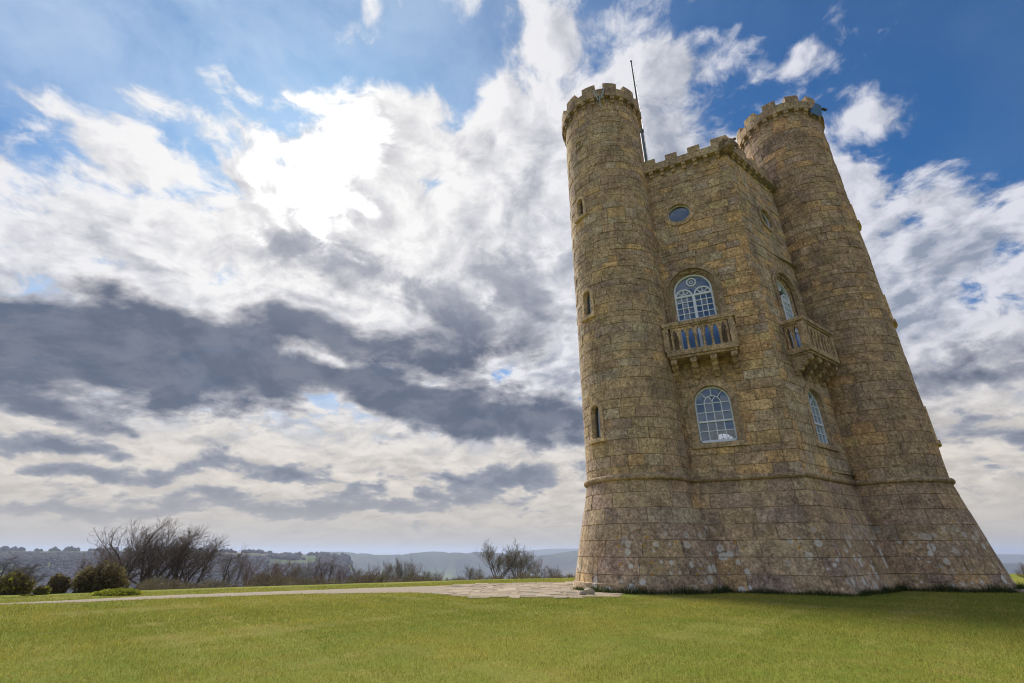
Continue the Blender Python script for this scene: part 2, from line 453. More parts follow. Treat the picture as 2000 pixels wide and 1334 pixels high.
W_RIGHT_LIT = dict(grey=4, tan=4, green=1.5, yellow=.8, orange=.8, purple=1)  # paler, greyer mix: skylight on the right wall put into its tints
W_CORN = dict(orange=6, ochre=4, tan=3, grey=1.5, yellow=.8, brown=1)
W_BAT = dict(olive=2, brown=4, tan=1.5, dark=4.0, purple=4, grey=1.2, ochre=.8)

class Turret:
    def __init__(s, c, w): s.c = c; s.w = w; s.round = True; s.holes = []
    def rad(s, z): return RT if z >= ZS else RT + (RB - RT) * (ZS - z) / ZS
    def S(s, a, z, off):
        r_ = s.rad(z) + off
        return (s.c.x + r_ * cos(a), s.c.y + r_ * sin(a), z)
class Wall:
    def __init__(s, p0, az=None, to=None, w=W_WALL, flip=False):
        s.p0 = p0; s.round = False; s.holes = []; s.w = w
        s.d = Vector((sin(radians(az)), cos(radians(az)))) if az is not None else (to - p0).normalized()
        n = Vector((s.d.y, -s.d.x))
        if n.dot(TO - p0) > 0: n = -n
        s.n = n; s.uc = 2.11; s.len = 3.35
    def bat(s, z): return 0.0 if z >= ZS else 0.60 * (ZS - z) / ZS
    def umin(s, z, off=0.0): return -(s.bat(z) + off) * MIT
    def S(s, u, z, off):
        o = s.bat(z) + off
        q = s.p0 + s.d * u + s.n * o
        return (q.x, q.y, z)

A, B, E_ = Turret(ta, W_TUR), Turret(tb, W_TURB), Turret(te, W_TUR)
WL = Wall(tc, az=295.6); WR = Wall(tc, az=53.2)
WBD = Wall(td, to=tb); WDE = Wall(td, to=te); WFE = Wall(tf, to=te); WFA = Wall(tf, to=ta)
WR.len = 3.7
A.name, B.name, E_.name = 'left', 'right', 'rear'

# outlines of the openings: half width as a function of height
def arch_half(zb, zsp, hw):
    def f(z):
        if z < zb or z > zsp + hw: return 0.0
        return hw if z <= zsp else sqrt(max(0.0, hw * hw - (z - zsp) ** 2))
    return f
def circ_half(zc, hw): return lambda z: sqrt(max(0.0, hw * hw - (z - zc) ** 2))
ZLOW = (4.18, 5.50, 0.56)      # sill, springing, half width of the lower windows
ZUP = (7.22, 9.78, 0.66)
ZOC = (13.17, 0.42)
for w_ in (WL, WR):
    w_.holes = [dict(u=w_.uc, cut=arch_half(4.02, ZLOW[1], 0.68), core=arch_half(*ZLOW), z=(4.02, 6.3)),
                dict(u=w_.uc, cut=arch_half(7.0, ZUP[1], 0.86), core=arch_half(ZUP[0], ZUP[1], 0.72), z=(7.0, 10.75)),
                dict(u=w_.uc, cut=circ_half(ZOC[0], 0.50), core=circ_half(*ZOC), z=(ZOC[0] - .55, ZOC[0] + .55))]
SLITS = [(13.26, 14.12, 0.16), (8.80, 9.82, 0.175), (4.36, 5.46, 0.185)]
AZS = radians(-147.0); AZB = radians(-38.0)
for t_, a0 in ((A, AZS), (B, AZB)):
    for zb, zt, hw in SLITS:
        t_.holes.append(dict(u=a0, cut=(lambda z, zb=zb, zt=zt, hw=hw: (hw + .07) / RT if zb - .12 < z < zt + hw * .2 else 0.0),
                             core=(lambda z, zb=zb, zt=zt, hw=hw: (hw + .03) / RT if zb < z < zt else 0.0), z=(zb - .13, zt)))
A.holes.append(dict(u=radians(-141), cut=lambda z: circ_half(16.97, .24)(z) / RT, core=lambda z: circ_half(16.97, .2)(z) / RT, z=(16.7, 17.2)))

def in_hex(p, grow=0.0):
    vs = [tc, tb, td, te, tf, ta]
    sgn = None
    for i in range(6):
        a, b_ = vs[i], vs[(i + 1) % 6]
        e = b_ - a; n = Vector((-e.y, e.x)).normalized()
        if n.dot(TO - a) < 0: n = -n
        if n.dot(p - a) < -grow: return False
    return True

# --- cores (the mortar bed the stones sit in), with real openings
def core(h, name, z0, z1, parent):
    mb = MB()
    if h.round:
        na = 84; us = [2 * pi * i / na - pi for i in range(na + 1)]
    zs = np.concatenate([np.linspace(z0, ZS, 9)[:-1], np.arange(ZS, z1, 0.11), [z1]])
    nu = 84 if h.round else int(h.len / 0.06) + 1
    def P(i, z):
        if h.round: return h.S(us[i], z, -0.010)
        u0 = h.umin(z, -0.010); return h.S(u0 + (h.len - u0) * i / nu, z, -0.010)
    def U(i, z):
        if h.round: return us[i]
        u0 = h.umin(z, -0.010); return u0 + (h.len - u0) * i / nu
    idx = {}
    vs = []; fs = []
    def vid(i, j):
        k = (i % nu if h.round else i, j)
        if k not in idx: idx[k] = len(vs); vs.append(P(i, zs[j]))
        return idx[k]
    for j in range(len(zs) - 1):
        zm = (zs[j] + zs[j + 1]) / 2
        for i in range(nu):
            um = (U(i, zm) + U(i + 1, zm)) / 2
            if any(abs(um - q['u']) < q['core'](zm) for q in h.holes): continue
            fs.append((vid(i, j), vid(i + 1, j), vid(i + 1, j + 1), vid(i, j + 1)))
    mb.add(vs, fs)
    return mb.build(name, M['mortar'], parent, BASE if parent else (0, 0, 0), fix=False)

stones = []          # (area on the picture, host object key, vertices, faces, tint)
def one_stone(h, ul, ur, z0, z1, prot, tint, key):
    """ul, ur: (u at the lower edge, u at the upper edge)"""
    g_ = 0.0032; bv = 0.008
    ga = g_ / RT if h.round else g_; ba = bv / RT if h.round else bv
    if min(ur[0] - ul[0], ur[1] - ul[1]) < -1e-6 or max(ur[0] - ul[0], ur[1] - ul[1]) < 4 * (ga + ba): return
    width = max(ur[0] - ul[0], ur[1] - ul[1]) * (h.rad(z0) if h.round else 1)
    n = max(1, int(round(width / 0.22))) if h.round else 1
    zz = [z0 + g_, z0 + g_ + bv, z1 - g_ - bv, z1 - g_]
    def uu(side, z, k):
        t = (z - z0) / (z1 - z0)
        e = (ul if side == 0 else ur); q = e[0] + (e[1] - e[0]) * t
        return q + (1 if side == 0 else -1) * k
    outer = []; inner = []
    jl = [R.uniform(-.006, .006) for _ in range(4)]
    def ring(z0_, z1_, k, off):
        pts = []
        for i in range(n + 1):
            a = uu(0, z0_, k); b_ = uu(1, z0_, k)
            if b_ < a: a = b_ = (a + b_) / 2
            pts.append(h.S(a + (b_ - a) * i / n, z0_, off))
        for i in range(n, -1, -1):
            a = uu(0, z1_, k); b_ = uu(1, z1_, k)
            if b_ < a: a = b_ = (a + b_) / 2
            pts.append(h.S(a + (b_ - a) * i / n, z1_, off))
        return pts
    o_ = ring(zz[0], zz[3], ga, -0.014)
    i_ = ring(zz[1] + jl[0] * .6, zz[2] + jl[1] * .6, ga + ba, prot)
    m = len(o_)
    fs = [(i, (i + 1) % m, m + (i + 1) % m, m + i) for i in range(m)]
    for i in range(n): fs.append((m + i, m + i + 1, m + (m - 2 - i), m + (m - 1 - i)))
    # size in the photograph, if it faces the camera
    c = Vector(i_[n // 2]) * .25 + Vector(i_[(n + 1) // 2]) * .25 + Vector(i_[m - 1 - n // 2]) * .5
    nn = (Vector(h.S((ul[0] + ur[0]) / 2, (z0 + z1) / 2, 1)) - Vector(h.S((ul[0] + ur[0]) / 2, (z0 + z1) / 2, 0)))
    area = 0.0
    if nn.dot(Vector((0, 0, CAM_H)) - c) > 0.1:
        q = [pix(i_[0]), pix(i_[n]), pix(i_[n + 1]), pix(i_[-1])]
        if all(q):
            area = abs(sum(q[i][0] * q[(i + 1) % 4][1] - q[(i + 1) % 4][0] * q[i][1] for i in range(4))) / 2
            if not (-20 < q[0][0] < 2020 and -20 < q[0][1] < 1354): area = 0
    stones.append((area, key, o_ + i_, fs, tint))

def lay(h, key, z0, z1, uspan, coursefn, lenfn, wfn, rng, skip=None):
    brk = sorted({q['z'][0] for q in h.holes if z0 < q['z'][0] < z1} | {ZS} | {z1})
    z = z0; cuts = [z0]
    while z < z1 - 1e-6:
        nx = z + coursefn(z, rng)
        lim = [k for k in brk if k > z + 1e-6][0]
        if nx > lim - 0.14: nx = lim
        cuts.append(nx); z = nx
    for a, b_ in zip(cuts[:-1], cuts[1:]):
        zm = (a + b_) / 2
        rr = h.rad(zm) if h.round else 1.0
        u0a, u1a = uspan(a); u0b, u1b = uspan(b_)
        us = [0.0]; L = (u1a - u0a) * rr
        pos = rng.uniform(0.15, 0.5) if not h.round else rng.uniform(0.2, 0.5)
        while pos < L - 0.22:
            us.append(pos / L); pos += lenfn(zm, rng)
        us.append(1.0)
        for f0, f1 in zip(us[:-1], us[1:]):
            l = (u0a + (u1a - u0a) * f0, u0b + (u1b - u0b) * f0)
            r_ = (u0a + (u1a - u0a) * f1, u0b + (u1b - u0b) * f1)
            if skip and skip((l[0] + r_[0]) / 2, zm): continue
            um = (l[0] + r_[0]) / 2
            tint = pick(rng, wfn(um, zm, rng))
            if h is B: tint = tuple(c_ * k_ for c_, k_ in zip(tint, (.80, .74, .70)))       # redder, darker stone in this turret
            prot = rng.choice((0.0, 0.004, 0.008, 0.014, 0.02 if zm > 9 else .01)) + rng.uniform(0, .008)
            pieces = [(l, r_)]
            for q in h.holes:
                w0, w1 = q['cut'](a + 0.004), q['cut'](b_ - 0.004)
                if w0 <= 0 and w1 <= 0: continue
                nw = []
                for (pl, pr) in pieces:
                    hl = (q['u'] - w0, q['u'] - w1); hr = (q['u'] + w0, q['u'] + w1)
                    if pr[0] <= min(hl) or pl[0] >= max(hr): nw.append((pl, pr)); continue
                    if pl[0] < max(hl): nw.append((pl, (min(pr[0], hl[0]), min(pr[1], hl[1]))))
                    if pr[0] > min(hr): nw.append(((max(pl[0], hr[0]), max(pl[1], hr[1])), pr))
                pieces = nw
            for pl, pr in pieces:
                pl = (min(pl[0], pr[0]), min(pl[1], pr[1]))
                one_stone(h, pl, pr, a, b_, prot, tint, key)

rng = random.Random(11)
def course(z, r_):
    if z < ZS - .01: return 0.4389
    if z < 9: return r_.uniform(0.27, 0.40)
    return r_.uniform(0.22, 0.38)
def length(z, r_):
    if z < ZS: return r_.uniform(0.55, 1.35)
    if z < 9: return r_.uniform(0.38, 0.95)
    return r_.uniform(0.30, 0.75)
hosts = {}
ZTUR = 18.78; ZHEX = 15.28
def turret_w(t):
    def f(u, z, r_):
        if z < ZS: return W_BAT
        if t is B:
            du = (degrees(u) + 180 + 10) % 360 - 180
            if -180 <= degrees(u) < -148 and z > 7.5 and r_.random() < .8: return W_DARK  # upper stones next to the wall mostly take the darkest tints
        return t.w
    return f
def wall_w(w):
    def f(u, z, r_):
        if z < ZS: return W_BAT
        if u < 0.9 and r_.random() < (0.52 if z > 4 else .3): return W_CORN
        if w is WR: return W_RIGHT_LIT
        return w.w
    return f
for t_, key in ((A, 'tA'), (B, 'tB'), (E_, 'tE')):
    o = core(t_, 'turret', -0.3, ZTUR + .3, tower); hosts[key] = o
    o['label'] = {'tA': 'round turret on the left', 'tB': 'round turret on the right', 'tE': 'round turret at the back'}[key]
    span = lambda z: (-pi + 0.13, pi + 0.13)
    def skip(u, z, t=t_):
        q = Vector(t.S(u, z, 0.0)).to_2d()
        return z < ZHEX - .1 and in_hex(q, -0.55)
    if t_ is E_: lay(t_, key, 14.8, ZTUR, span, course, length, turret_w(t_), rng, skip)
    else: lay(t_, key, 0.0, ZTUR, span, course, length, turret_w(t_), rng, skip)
for w_, key in ((WL, 'wL'), (WR, 'wR'), (WBD, 'wBD'), (WFA, 'wFA'), (WDE, 'wDE'), (WFE, 'wFE')):
    if w_ is WDE:
        v = look(1411, 846)
        # the far window lines up with the near one: seen through the room
        tt = (w_.p0 - Vector((0, 0))).dot(w_.n) / (v.x * w_.n.x + v.y * w_.n.y)
        hit = Vector((v.x * tt, v.y * tt)); ztop = CAM_H + v.z * tt
        w_.uc = (hit - w_.p0).dot(w_.d); w_.ztop = ztop
        w_.holes = [dict(u=w_.uc, cut=arch_half(ztop - 1.98, ztop - .56, 0.7), core=arch_half(ztop - 1.88, ztop - 0.56, 0.56), z=(ztop - 1.98, ztop + .1))]
    o = core(w_, 'wall', -0.3, ZHEX + .3, tower); hosts[key] = o
    if w_ in (WDE, WFE): continue
    lay(w_, key, 0.0, ZHEX, lambda z, w=w_: (w.umin(z), w.len), course, length, wall_w(w_), rng)

stones.sort(key=lambda s_: -s_[0])
groups = {}
for i, (ar, key, v, f, tint) in enumerate(stones):
    if i < 300 and ar > 0:
        mb = MB(); mb.add(v, f, tint); mb.build('stone', M['stone'], hosts[key], BASE, fix=False)
    else:
        groups.setdefault(key, MB()).add(v, f, tint)
for key, mb in groups.items():
    mb.build('stonework', M['stone'], hosts[key], BASE, kind='stuff', fix=False)

def part(mb, name, mat, parent=None, smooth=False):
    return mb.build(name, M[mat], parent or tower, BASE, smooth=smooth)
TRIM = (0.38, 0.285, 0.165)
def trim(v=1.0): 
    k = v * R.uniform(.85, 1.15); return tuple(c * k for c in TRIM)

# --- string course: a fat roll moulding right round
def roll(path, closed=False, rad=0.085):
    mb = MB(); mb.tint = trim(.72); mb.tube(path, rad, 10, closed); return part(mb, 'string_course', 'stone', smooth=True)
for t_ in (A, B, E_):
    roll([t_.S(2 * pi * i / 64, ZS, 0.045) for i in range(64)], True)
def wall_pair(w0, w1):
    roll([w0.S(w0.len, ZS, .045), w0.S(1.6, ZS, .045), w0.S(w0.umin(ZS, .045), ZS, .045), w1.S(1.6, ZS, .045), w1.S(w1.len, ZS, .045)])
wall_pair(WL, WR); wall_pair(WBD, WDE); wall_pair(WFA, WFE)
# plinth foot of the turrets
for t_ in (A, B):
    mb = MB(); mb.tint = trim(.95)
    n = 64; vs = []
    for o_, z in ((0.04, -0.25), (0.04, .20), (-.03, .24)):
        vs += [t_.S(2 * pi * i / n, z, o_) for i in range(n)]
    mb.add(vs, [(r_ * n + i, r_ * n + (i + 1) % n, (r_ + 1) * n + (i + 1) % n, (r_ + 1) * n + i) for r_ in range(2) for i in range(n)])
    part(mb, 'plinth', 'stone')
# bead of mortar and lead in the inner angles
for w_, u_, t_ in ((WL, 3.13, A), (WR, 3.44, B)):
    mb = MB(); mb.tint = (.30, .17, .06)
    zt = ZHEX - .1 if w_ is WL else 6.0
    if w_ is WL:
        mb.tube([w_.S(u_, ZS + .1 + (zt - ZS) * i / 8, 0.03) for i in range(9)], 0.04, 6)
        mb.tube([w_.S(u_ - .1, ZS + .1 + (zt - ZS) * i / 8, 0.0) for i in range(9)], 0.028, 6)
        part(mb, 'angle_bead', 'stone')

# --- parapets
def wbox(mb, w, u0, u1, z0, z1, o0, o1, mit=False, tint=None):
    a = lambda o: (-(o) * MIT if mit else u0)
    mb.box8([w.S(a(o1), z0, o1), w.S(u1, z0, o1), w.S(u1, z0, o0), w.S(a(o0), z0, o0),
             w.S(a(o1), z1, o1), w.S(u1, z1, o1), w.S(u1, z1, o0), w.S(a(o0), z1, o0)], tint)
def sector(mb, t, a0, a1, z0, z1, o0, o1, n, tint=None, top_drop=0.0):
    vs = []; fs = []
    for i in range(n + 1):
        a = a0 + (a1 - a0) * i / n
        vs += [t.S(a, z0, o0), t.S(a, z0, o1), t.S(a, z1 - top_drop, o1), t.S(a, z1, o0)]
    for i in range(n):
        k = 4 * i
        for j in range(4): fs.append((k + j, k + (j + 1) % 4, k + 4 + (j + 1) % 4, k + 4 + j))
    fs += [(3, 2, 1, 0), tuple(4 * n + j for j in range(4))]
    mb.add(vs, fs, tint)
for t_, key in ((A, 'tA'), (B, 'tB'), (E_, 'tE')):
    h = hosts[key]
    mid = {'tA': -87, 'tB': -99, 'tE': -90}[key]
    nb = 24
    for i in range(nb):        # parapet blocks, each a stone of its own
        a0 = radians(mid + 7 + 360 / nb * i) ; a1 = radians(mid + 7 + 360 / nb * (i + 1)) - .006
        mb = MB(); mb.tint = pick(rng, dict(olive=4, brown=4, dark=3))
        sector(mb, t_, a0, a1, 19.05, 19.47, -0.22, 0.165 + rng.uniform(-.008, .008), 3)
        part(mb, 'parapet_block', 'stone', h)
    for i in range(12):
        a = radians(mid + 30 * i); hw = radians(9.1 + rng.uniform(-.5, .5))
        mb = MB(); mb.tint = pick(rng, dict(olive=4, brown=4, dark=3, tan=1))
        sector(mb, t_, a - hw, a + hw, 19.472, 19.83 + rng.uniform(-.025, .02), -0.20, 0.155 + rng.uniform(-.012, .012), 3, top_drop=.03)
        part(mb, 'merlon', 'stone', h)
    for i in range(26):
        a = radians(mid + 2 + 360 / 26 * i); hw = radians(2.9)
        mb = MB(); mb.tint = pick(rng, dict(olive=4, brown=4, dark=3, tan=2, yellow=.3))
        sector(mb, t_, a - hw, a + hw, 18.89, 19.048, -0.02, 0.145, 1)
        sector(mb, t_, a - hw * .96, a + hw * .96, 18.74, 18.89, -0.02, 0.08, 1)
        part(mb, 'corbel', 'stone', h)
    mb = MB(); mb.tint = (.2, .18, .15)
    mb.add([t_.S(2 * pi * i / 32, 19.1, -.1) for i in range(32)], [tuple(range(32))])
    part(mb, 'turret_roof', 'stone', h)
for w_, key in ((WL, 'wL'), (WR, 'wR'), (WBD, 'wBD'), (WDE, 'wDE'), (WFA, 'wFA'), (WFE, 'wFE')):
    h = hosts[key]
    u = None; L = w_.len
    first = True; u = 0.0
    while u < L:
        ln = rng.uniform(.7, 1.1); u1 = min(L, u + ln)
        if L - u1 < .3: u1 = L
        mb = MB(); mb.tint = pick(rng, dict(olive=3, brown=4, dark=2, tan=2))
        wbox(mb, w_, u + (.004 if not first else 0), u1, 15.49, 15.83, -0.22, 0.18, mit=first)
        part(mb, 'parapet_block', 'stone', h); first = False; u = u1
    for i in range(4):
        mb = MB(); mb.tint = pick(rng, dict(olive=4, brown=4, dark=2, tan=1))
        if i == 0: wbox(mb, w_, 0, 0.48, 15.832, 16.15, -0.20, 0.172, mit=True)
        else: wbox(mb, w_, 0.88 * i + .02, 0.88 * i + 0.49, 15.832, 16.09 + rng.uniform(-.02, .03), -0.20, 0.172 + rng.uniform(-.01, .01))
        part(mb, 'merlon', 'stone', h)
    u = 0.24
    while u < L - .1:
        u_ = u + rng.uniform(-.015, .015)
        mb = MB(); mb.tint = pick(rng, dict(olive=4, brown=4, dark=2, tan=3))
        wbox(mb, w_, u_, u_ + .155, 15.36, 15.488, -0.02, 0.16)
        wbox(mb, w_, u_ + .004, u_ + .151, 15.22, 15.36, -0.02, 0.09)
        part(mb, 'corbel', 'stone', h)
        u += 0.427
mb = MB(); mb.tint = (.2, .18, .15)
mb.add([(q.x, q.y, 15.3) for q in (tc, tb, td, te, tf, ta)], [(0, 1, 2, 3, 4, 5)])
for z in (3.3, 6.75, 11.4):
    mb.add([(TO.x + (q.x - TO.x) * .97, TO.y + (q.y - TO.y) * .97, z) for q in (tc, tb, td, te, tf, ta)], [(0, 1, 2, 3, 4, 5)])
part(mb, 'roof_and_floors', 'interior')

# --- openings
def arch_pts(uc, zb, zsp, hw, n=14):
    """outline from the lower left up over the arch to the lower right"""
    return [(uc - hw, zb)] + [(uc - hw * cos(pi * i / n), zsp + hw * sin(pi * i / n)) for i in range(n + 1)] + [(uc + hw, zb)]
def frame_strip(mb, pin, pout, fn, o0, o1, close=False, tint=None):
    n = len(pin); vs = []
    for (a, b_), (c, d_) in zip(pin, pout):
        vs += [fn(a, b_, o0), fn(c, d_, o0), fn(c, d_, o1), fn(a, b_, o1)]
    fs = []
    for i in range(n if close else n - 1):
        k, m_ = 4 * i, 4 * ((i + 1) % n)
        for j in range(4): fs.append((k + j, k + (j + 1) % 4, m_ + (j + 1) % 4, m_ + j))
    if not close: fs += [(0, 1, 2, 3), tuple(4 * (n - 1) + j for j in (3, 2, 1, 0))]
    mb.add(vs, fs, tint)
def bar(mb, a, b_, fn, w, o0, o1):
    d_ = Vector((b_[0] - a[0], b_[1] - a[1])); n_ = Vector((-d_.y, d_.x)).normalized() * (w / 2)
    mb.prism([(a[0] - n_.x, a[1] - n_.y), (b_[0] - n_.x, b_[1] - n_.y), (b_[0] + n_.x, b_[1] + n_.y), (a[0] + n_.x, a[1] + n_.y)], fn, o0, o1)
def curve_bar(mb, c, r_, a0, a1, fn, w, o0, o1, n=12):
    full = abs(a1 - a0) > 6.28
    pin = [(c[0] + (r_ - w / 2) * cos(a0 + (a1 - a0) * i / n), c[1] + (r_ - w / 2) * sin(a0 + (a1 - a0) * i / n)) for i in range(n + (0 if full else 1))]
    pout = [(c[0] + (r_ + w / 2) * cos(a0 + (a1 - a0) * i / n), c[1] + (r_ + w / 2) * sin(a0 + (a1 - a0) * i / n)) for i in range(n + (0 if full else 1))]
    frame_strip(mb, pin, pout, fn, o0, o1, close=full)
def clip(poly, a, b_):
    out = []
    for i in range(len(poly)):
        p, q = poly[i], poly[(i + 1) % len(poly)]
        sd = lambda t: (b_[0] - a[0]) * (t[1] - a[1]) - (b_[1] - a[1]) * (t[0] - a[0])
        s0, s1 = sd(p), sd(q)
        if s0 >= 0: out.append(p)
        if s0 * s1 < 0:
            k = s0 / (s0 - s1); out.append((p[0] + (q[0] - p[0]) * k, p[1] + (q[1] - p[1]) * k))
    return out
def panes(fn, cells, outline, off, parent):
    cw = outline[::-1]        # counter-clockwise outline
    for (u0, u1, z0, z1) in cells:
        poly = [(u0 + .004, z0 + .004), (u1 - .004, z0 + .004), (u1 - .004, z1 - .004), (u0 + .004, z1 - .004)]
        for i in range(len(cw)):
            poly = clip(poly, cw[i], cw[(i + 1) % len(cw)])
            if len(poly) < 3: break
        if len(poly) < 3: continue
        mb = MB()
        tu, tz = R.gauss(0, .010), R.gauss(0, .010)
        uc_, zc_ = (u0 + u1) / 2, (z0 + z1) / 2
        mb.add([fn(a, b_, off + (a - uc_) * tu + (b_ - zc_) * tz) for a, b_ in poly], [tuple(range(len(poly)))])
        part(mb, 'pane', 'glass', parent)

def low_window(w, uc, zb, zsp, hw, label=None, stone=True):
    root = empty('sash_window', (0, 0, 0), tower)
    if label: root['label'] = label
    fn = w.S
    if stone:
        mb = MB(); mb.tint = trim(1.0)
        frame_strip(mb, arch_pts(uc, zb - .06, zsp, hw), arch_pts(uc, zb - .06, zsp, hw + .215), fn, -.30, .035)
        part(mb, 'surround', 'stone', root)
        mb = MB(); mb.tint = trim(1.0)
        mb.prism([(uc - hw - .235, zb - .16), (uc + hw + .235, zb - .16), (uc + hw + .235, zb - .002), (uc - hw - .235, zb - .002)], fn, -.40, .085)
        part(mb, 'sill', 'stone', root)
    o0, o1 = -.21, -.13
    h2 = hw - .004
    mb = MB()
    frame_strip(mb, arch_pts(uc, zb, zsp, h2 - .05), arch_pts(uc, zb, zsp, h2), fn, o0, o1 + .012)
    bar(mb, (uc - h2, zb + .055), (uc + h2, zb + .055), fn, .11, o0, o1 + .012)
    part(mb, 'frame', 'paint', root)
    mb = MB(); hi = h2 - .05; q = hi / 2; bw = .026
    zr = zb + .71
    for k in (-q, 0, q): bar(mb, (uc + k, zb + .11), (uc + k, zsp), fn, bw, o0 + .01, o1)
    for z in (zb + .40, zb + 1.02, zsp): bar(mb, (uc - hi, z), (uc + hi, z), fn, bw, o0 + .012, o1 - .002)
    curve_bar(mb, (uc, zsp), q, 0, pi, fn, bw, o0 + .014, o1 - .004)
    for sg in (-1, 1):
        curve_bar(mb, (uc + sg * q, zsp), q, (pi if sg > 0 else 0), (pi - 1.05 if sg > 0 else 1.05), fn, bw * .9, o0 + .016, o1 - .006, 8)
    for a in (48, 90, 132):
        bar(mb, (uc + q * cos(radians(a)), zsp + q * sin(radians(a))), (uc + hi * cos(radians(a)), zsp + hi * sin(radians(a))), fn, bw, o0 + .016, o1 - .006)
    part(mb, 'glazing_bars', 'paint', root)
    mb = MB(); bar(mb, (uc - hi, zr), (uc + hi, zr), fn, .055, o0 - .01, o1 + .03); part(mb, 'meeting_rail', 'paint', root)
    zl = [zb + .11, zb + .40, zr, zb + 1.02, zsp, zsp + hw]
    ul = [uc - hi, uc - q, uc, uc + q, uc + hi]
    panes(fn, [(ul[i], ul[i + 1], zl[j], zl[j + 1]) for i in range(4) for j in range(5)], arch_pts(uc, zb + .1, zsp, hi), (o0 + o1) / 2, root)
    return root
def up_window(w, uc, zb, zsp, hw, label=None):
    root = empty('arched_window', (0, 0, 0), tower)
    if label: root['label'] = label
    fn = w.S
    mb = MB(); mb.tint = trim(.62)
    frame_strip(mb, arch_pts(uc, zb, zsp, .80, 20), arch_pts(uc, zb, zsp, .985, 20), fn, -.10, .075)
    frame_strip(mb, arch_pts(uc, zb, zsp, .80, 20), arch_pts(uc, zb, zsp, .86, 20), fn, .072, .10)
    part(mb, 'hood_mould', 'stone', root)
    mb = MB(); mb.tint = trim(1.25)
    frame_strip(mb, arch_pts(uc, zb, zsp, .665, 20), arch_pts(uc, zb, zsp, .79, 20), fn, -.42, -.075)
    part(mb, 'surround', 'stone', root)
    o0, o1 = -.27, -.18
    mb = MB(); hi = hw - .06
    frame_strip(mb, arch_pts(uc, zb, zsp, hi, 18), arch_pts(uc, zb, zsp, hw, 18), fn, o0, o1 + .02)
    zt = 8.42; zf = 9.60
    bar(mb, (uc, zb), (uc, zf), fn, .10, o0, o1 + .016)
    bar(mb, (uc - hi, zt), (uc + hi, zt), fn, .08, o0, o1 + .012)
    bar(mb, (uc - hi, zf), (uc + hi, zf), fn, .07, o0, o1 + .010)
    lc = (hi + .05) / 2; lr = (hi - .05) / 2
    for sg in (-1, 1): curve_bar(mb, (uc + sg * lc, zf), lr, 0, pi, fn, .05, o0 + .005, o1 + .006, 14)
    curve_bar(mb, (uc, zf + .54), .155, 0, 2 * pi, fn, .045, o0 + .005, o1 + .004, 16)
    part(mb, 'frame', 'paint', root)
    mb = MB(); bw = .03
    for sg in (-1, 1):
        c = uc + sg * lc
        for k in (-lr / 3, lr / 3): bar(mb, (c + k, zt), (c + k, zf), fn, bw, o0 + .01, o1)
        for i in range(1, 5):
            z = zt + (zf - zt) * i / 5; bar(mb, (c - lr, z), (c + lr, z), fn, bw, o0 + .012, o1 - .002)
        for a in (45, 90, 135): bar(mb, (c + .09 * cos(radians(a)), zf + .09 * sin(radians(a))), (c + lr * cos(radians(a)), zf + lr * sin(radians(a))), fn, bw, o0 + .012, o1 - .002)
        curve_bar(mb, (c, zf), .09, 0, pi, fn, bw, o0 + .012, o1 - .003, 8)
    s_ = .05; zc = zf + .54
    for p_, q_ in (((-s_, -s_), (s_, -s_)), ((s_, -s_), (s_, s_)), ((s_, s_), (-s_, s_)), ((-s_, s_), (-s_, -s_))):
        bar(mb, (uc + p_[0], zc + p_[1]), (uc + q_[0], zc + q_[1]), fn, .02, o0 + .012, o1 - .002)
    part(mb, 'glazing_bars', 'paint', root)
    cells = []
    for sg in (-1, 1):
        c = uc + sg * lc
        for i in range(3):
            for j in range(5):
                cells.append((c - lr + 2 * lr * i / 3, c - lr + 2 * lr * (i + 1) / 3, zt + (zf - zt) * j / 5, zt + (zf - zt) * (j + 1) / 5))
        mb = MB(); mb.prism([(c - lr + .004, zb + .01), (c + lr - .004, zb + .01), (c + lr - .004, zt - .02), (c - lr + .004, zt - .02)], fn, o0 + .02, o0 + .05)
        part(mb, 'door_panel', 'door', root)
    cells.append((uc - hi, uc + hi, zf, zsp + hw))
    panes(fn, cells, arch_pts(uc, zb, zsp, hi, 18), (o0 + o1) / 2, root)
    return root
def round_window(h, uc, zc, hw, rim, label=None, depth=.10, rnd=False):
    root = empty('round_window', (0, 0, 0), tower)
    if label: root['label'] = label
    k = 1 / RT if rnd else 1.0
    fn = lambda u, z, o: h.S(uc + (u) * k, z, o)
    ring_ = lambda r_, n=28: [(r_ * cos(2 * pi * i / n), zc + r_ * sin(2 * pi * i / n)) for i in range(n)]
    mb = MB(); mb.tint = trim(1.05)
    frame_strip(mb, ring_(hw), ring_(rim), fn, -.40, .06, True)
    part(mb, 'rim', 'stone', root)
    mb = MB(); frame_strip(mb, ring_(hw - .03), ring_(hw - .002), fn, -depth - .02, -depth + .03, True); part(mb, 'frame', 'paint', root)
    mb = MB(); mb.add([fn(a, b_, -depth) for a, b_ in ring_(hw - .028)], [tuple(range(28))]); part(mb, 'pane', 'glass', root)
    return root
low_window(WL, WL.uc, *ZLOW, label='lower window on the left-hand wall')
low_window(WR, WR.uc, *ZLOW, label='lower window on the right-hand wall')
low_window(WDE, WDE.uc, WDE.ztop - 1.88, WDE.ztop - .56, .56, label='window of the far wall, seen through the room')
up_window(WL, WL.uc, *ZUP, label='balcony window on the left-hand wall')
up_window(WR, WR.uc, *ZUP, label='balcony window on the right-hand wall')
round_window(WL, WL.uc, ZOC[0], ZOC[1], ZOC[1] + .17, 'round window on the left-hand wall')
round_window(WR, WR.uc, ZOC[0], ZOC[1], ZOC[1] + .17, 'round window on the right-hand wall')
round_window(A, radians(-141), 16.97, .165, .235, 'small round window high on the left turret', depth=.07, rnd=True)
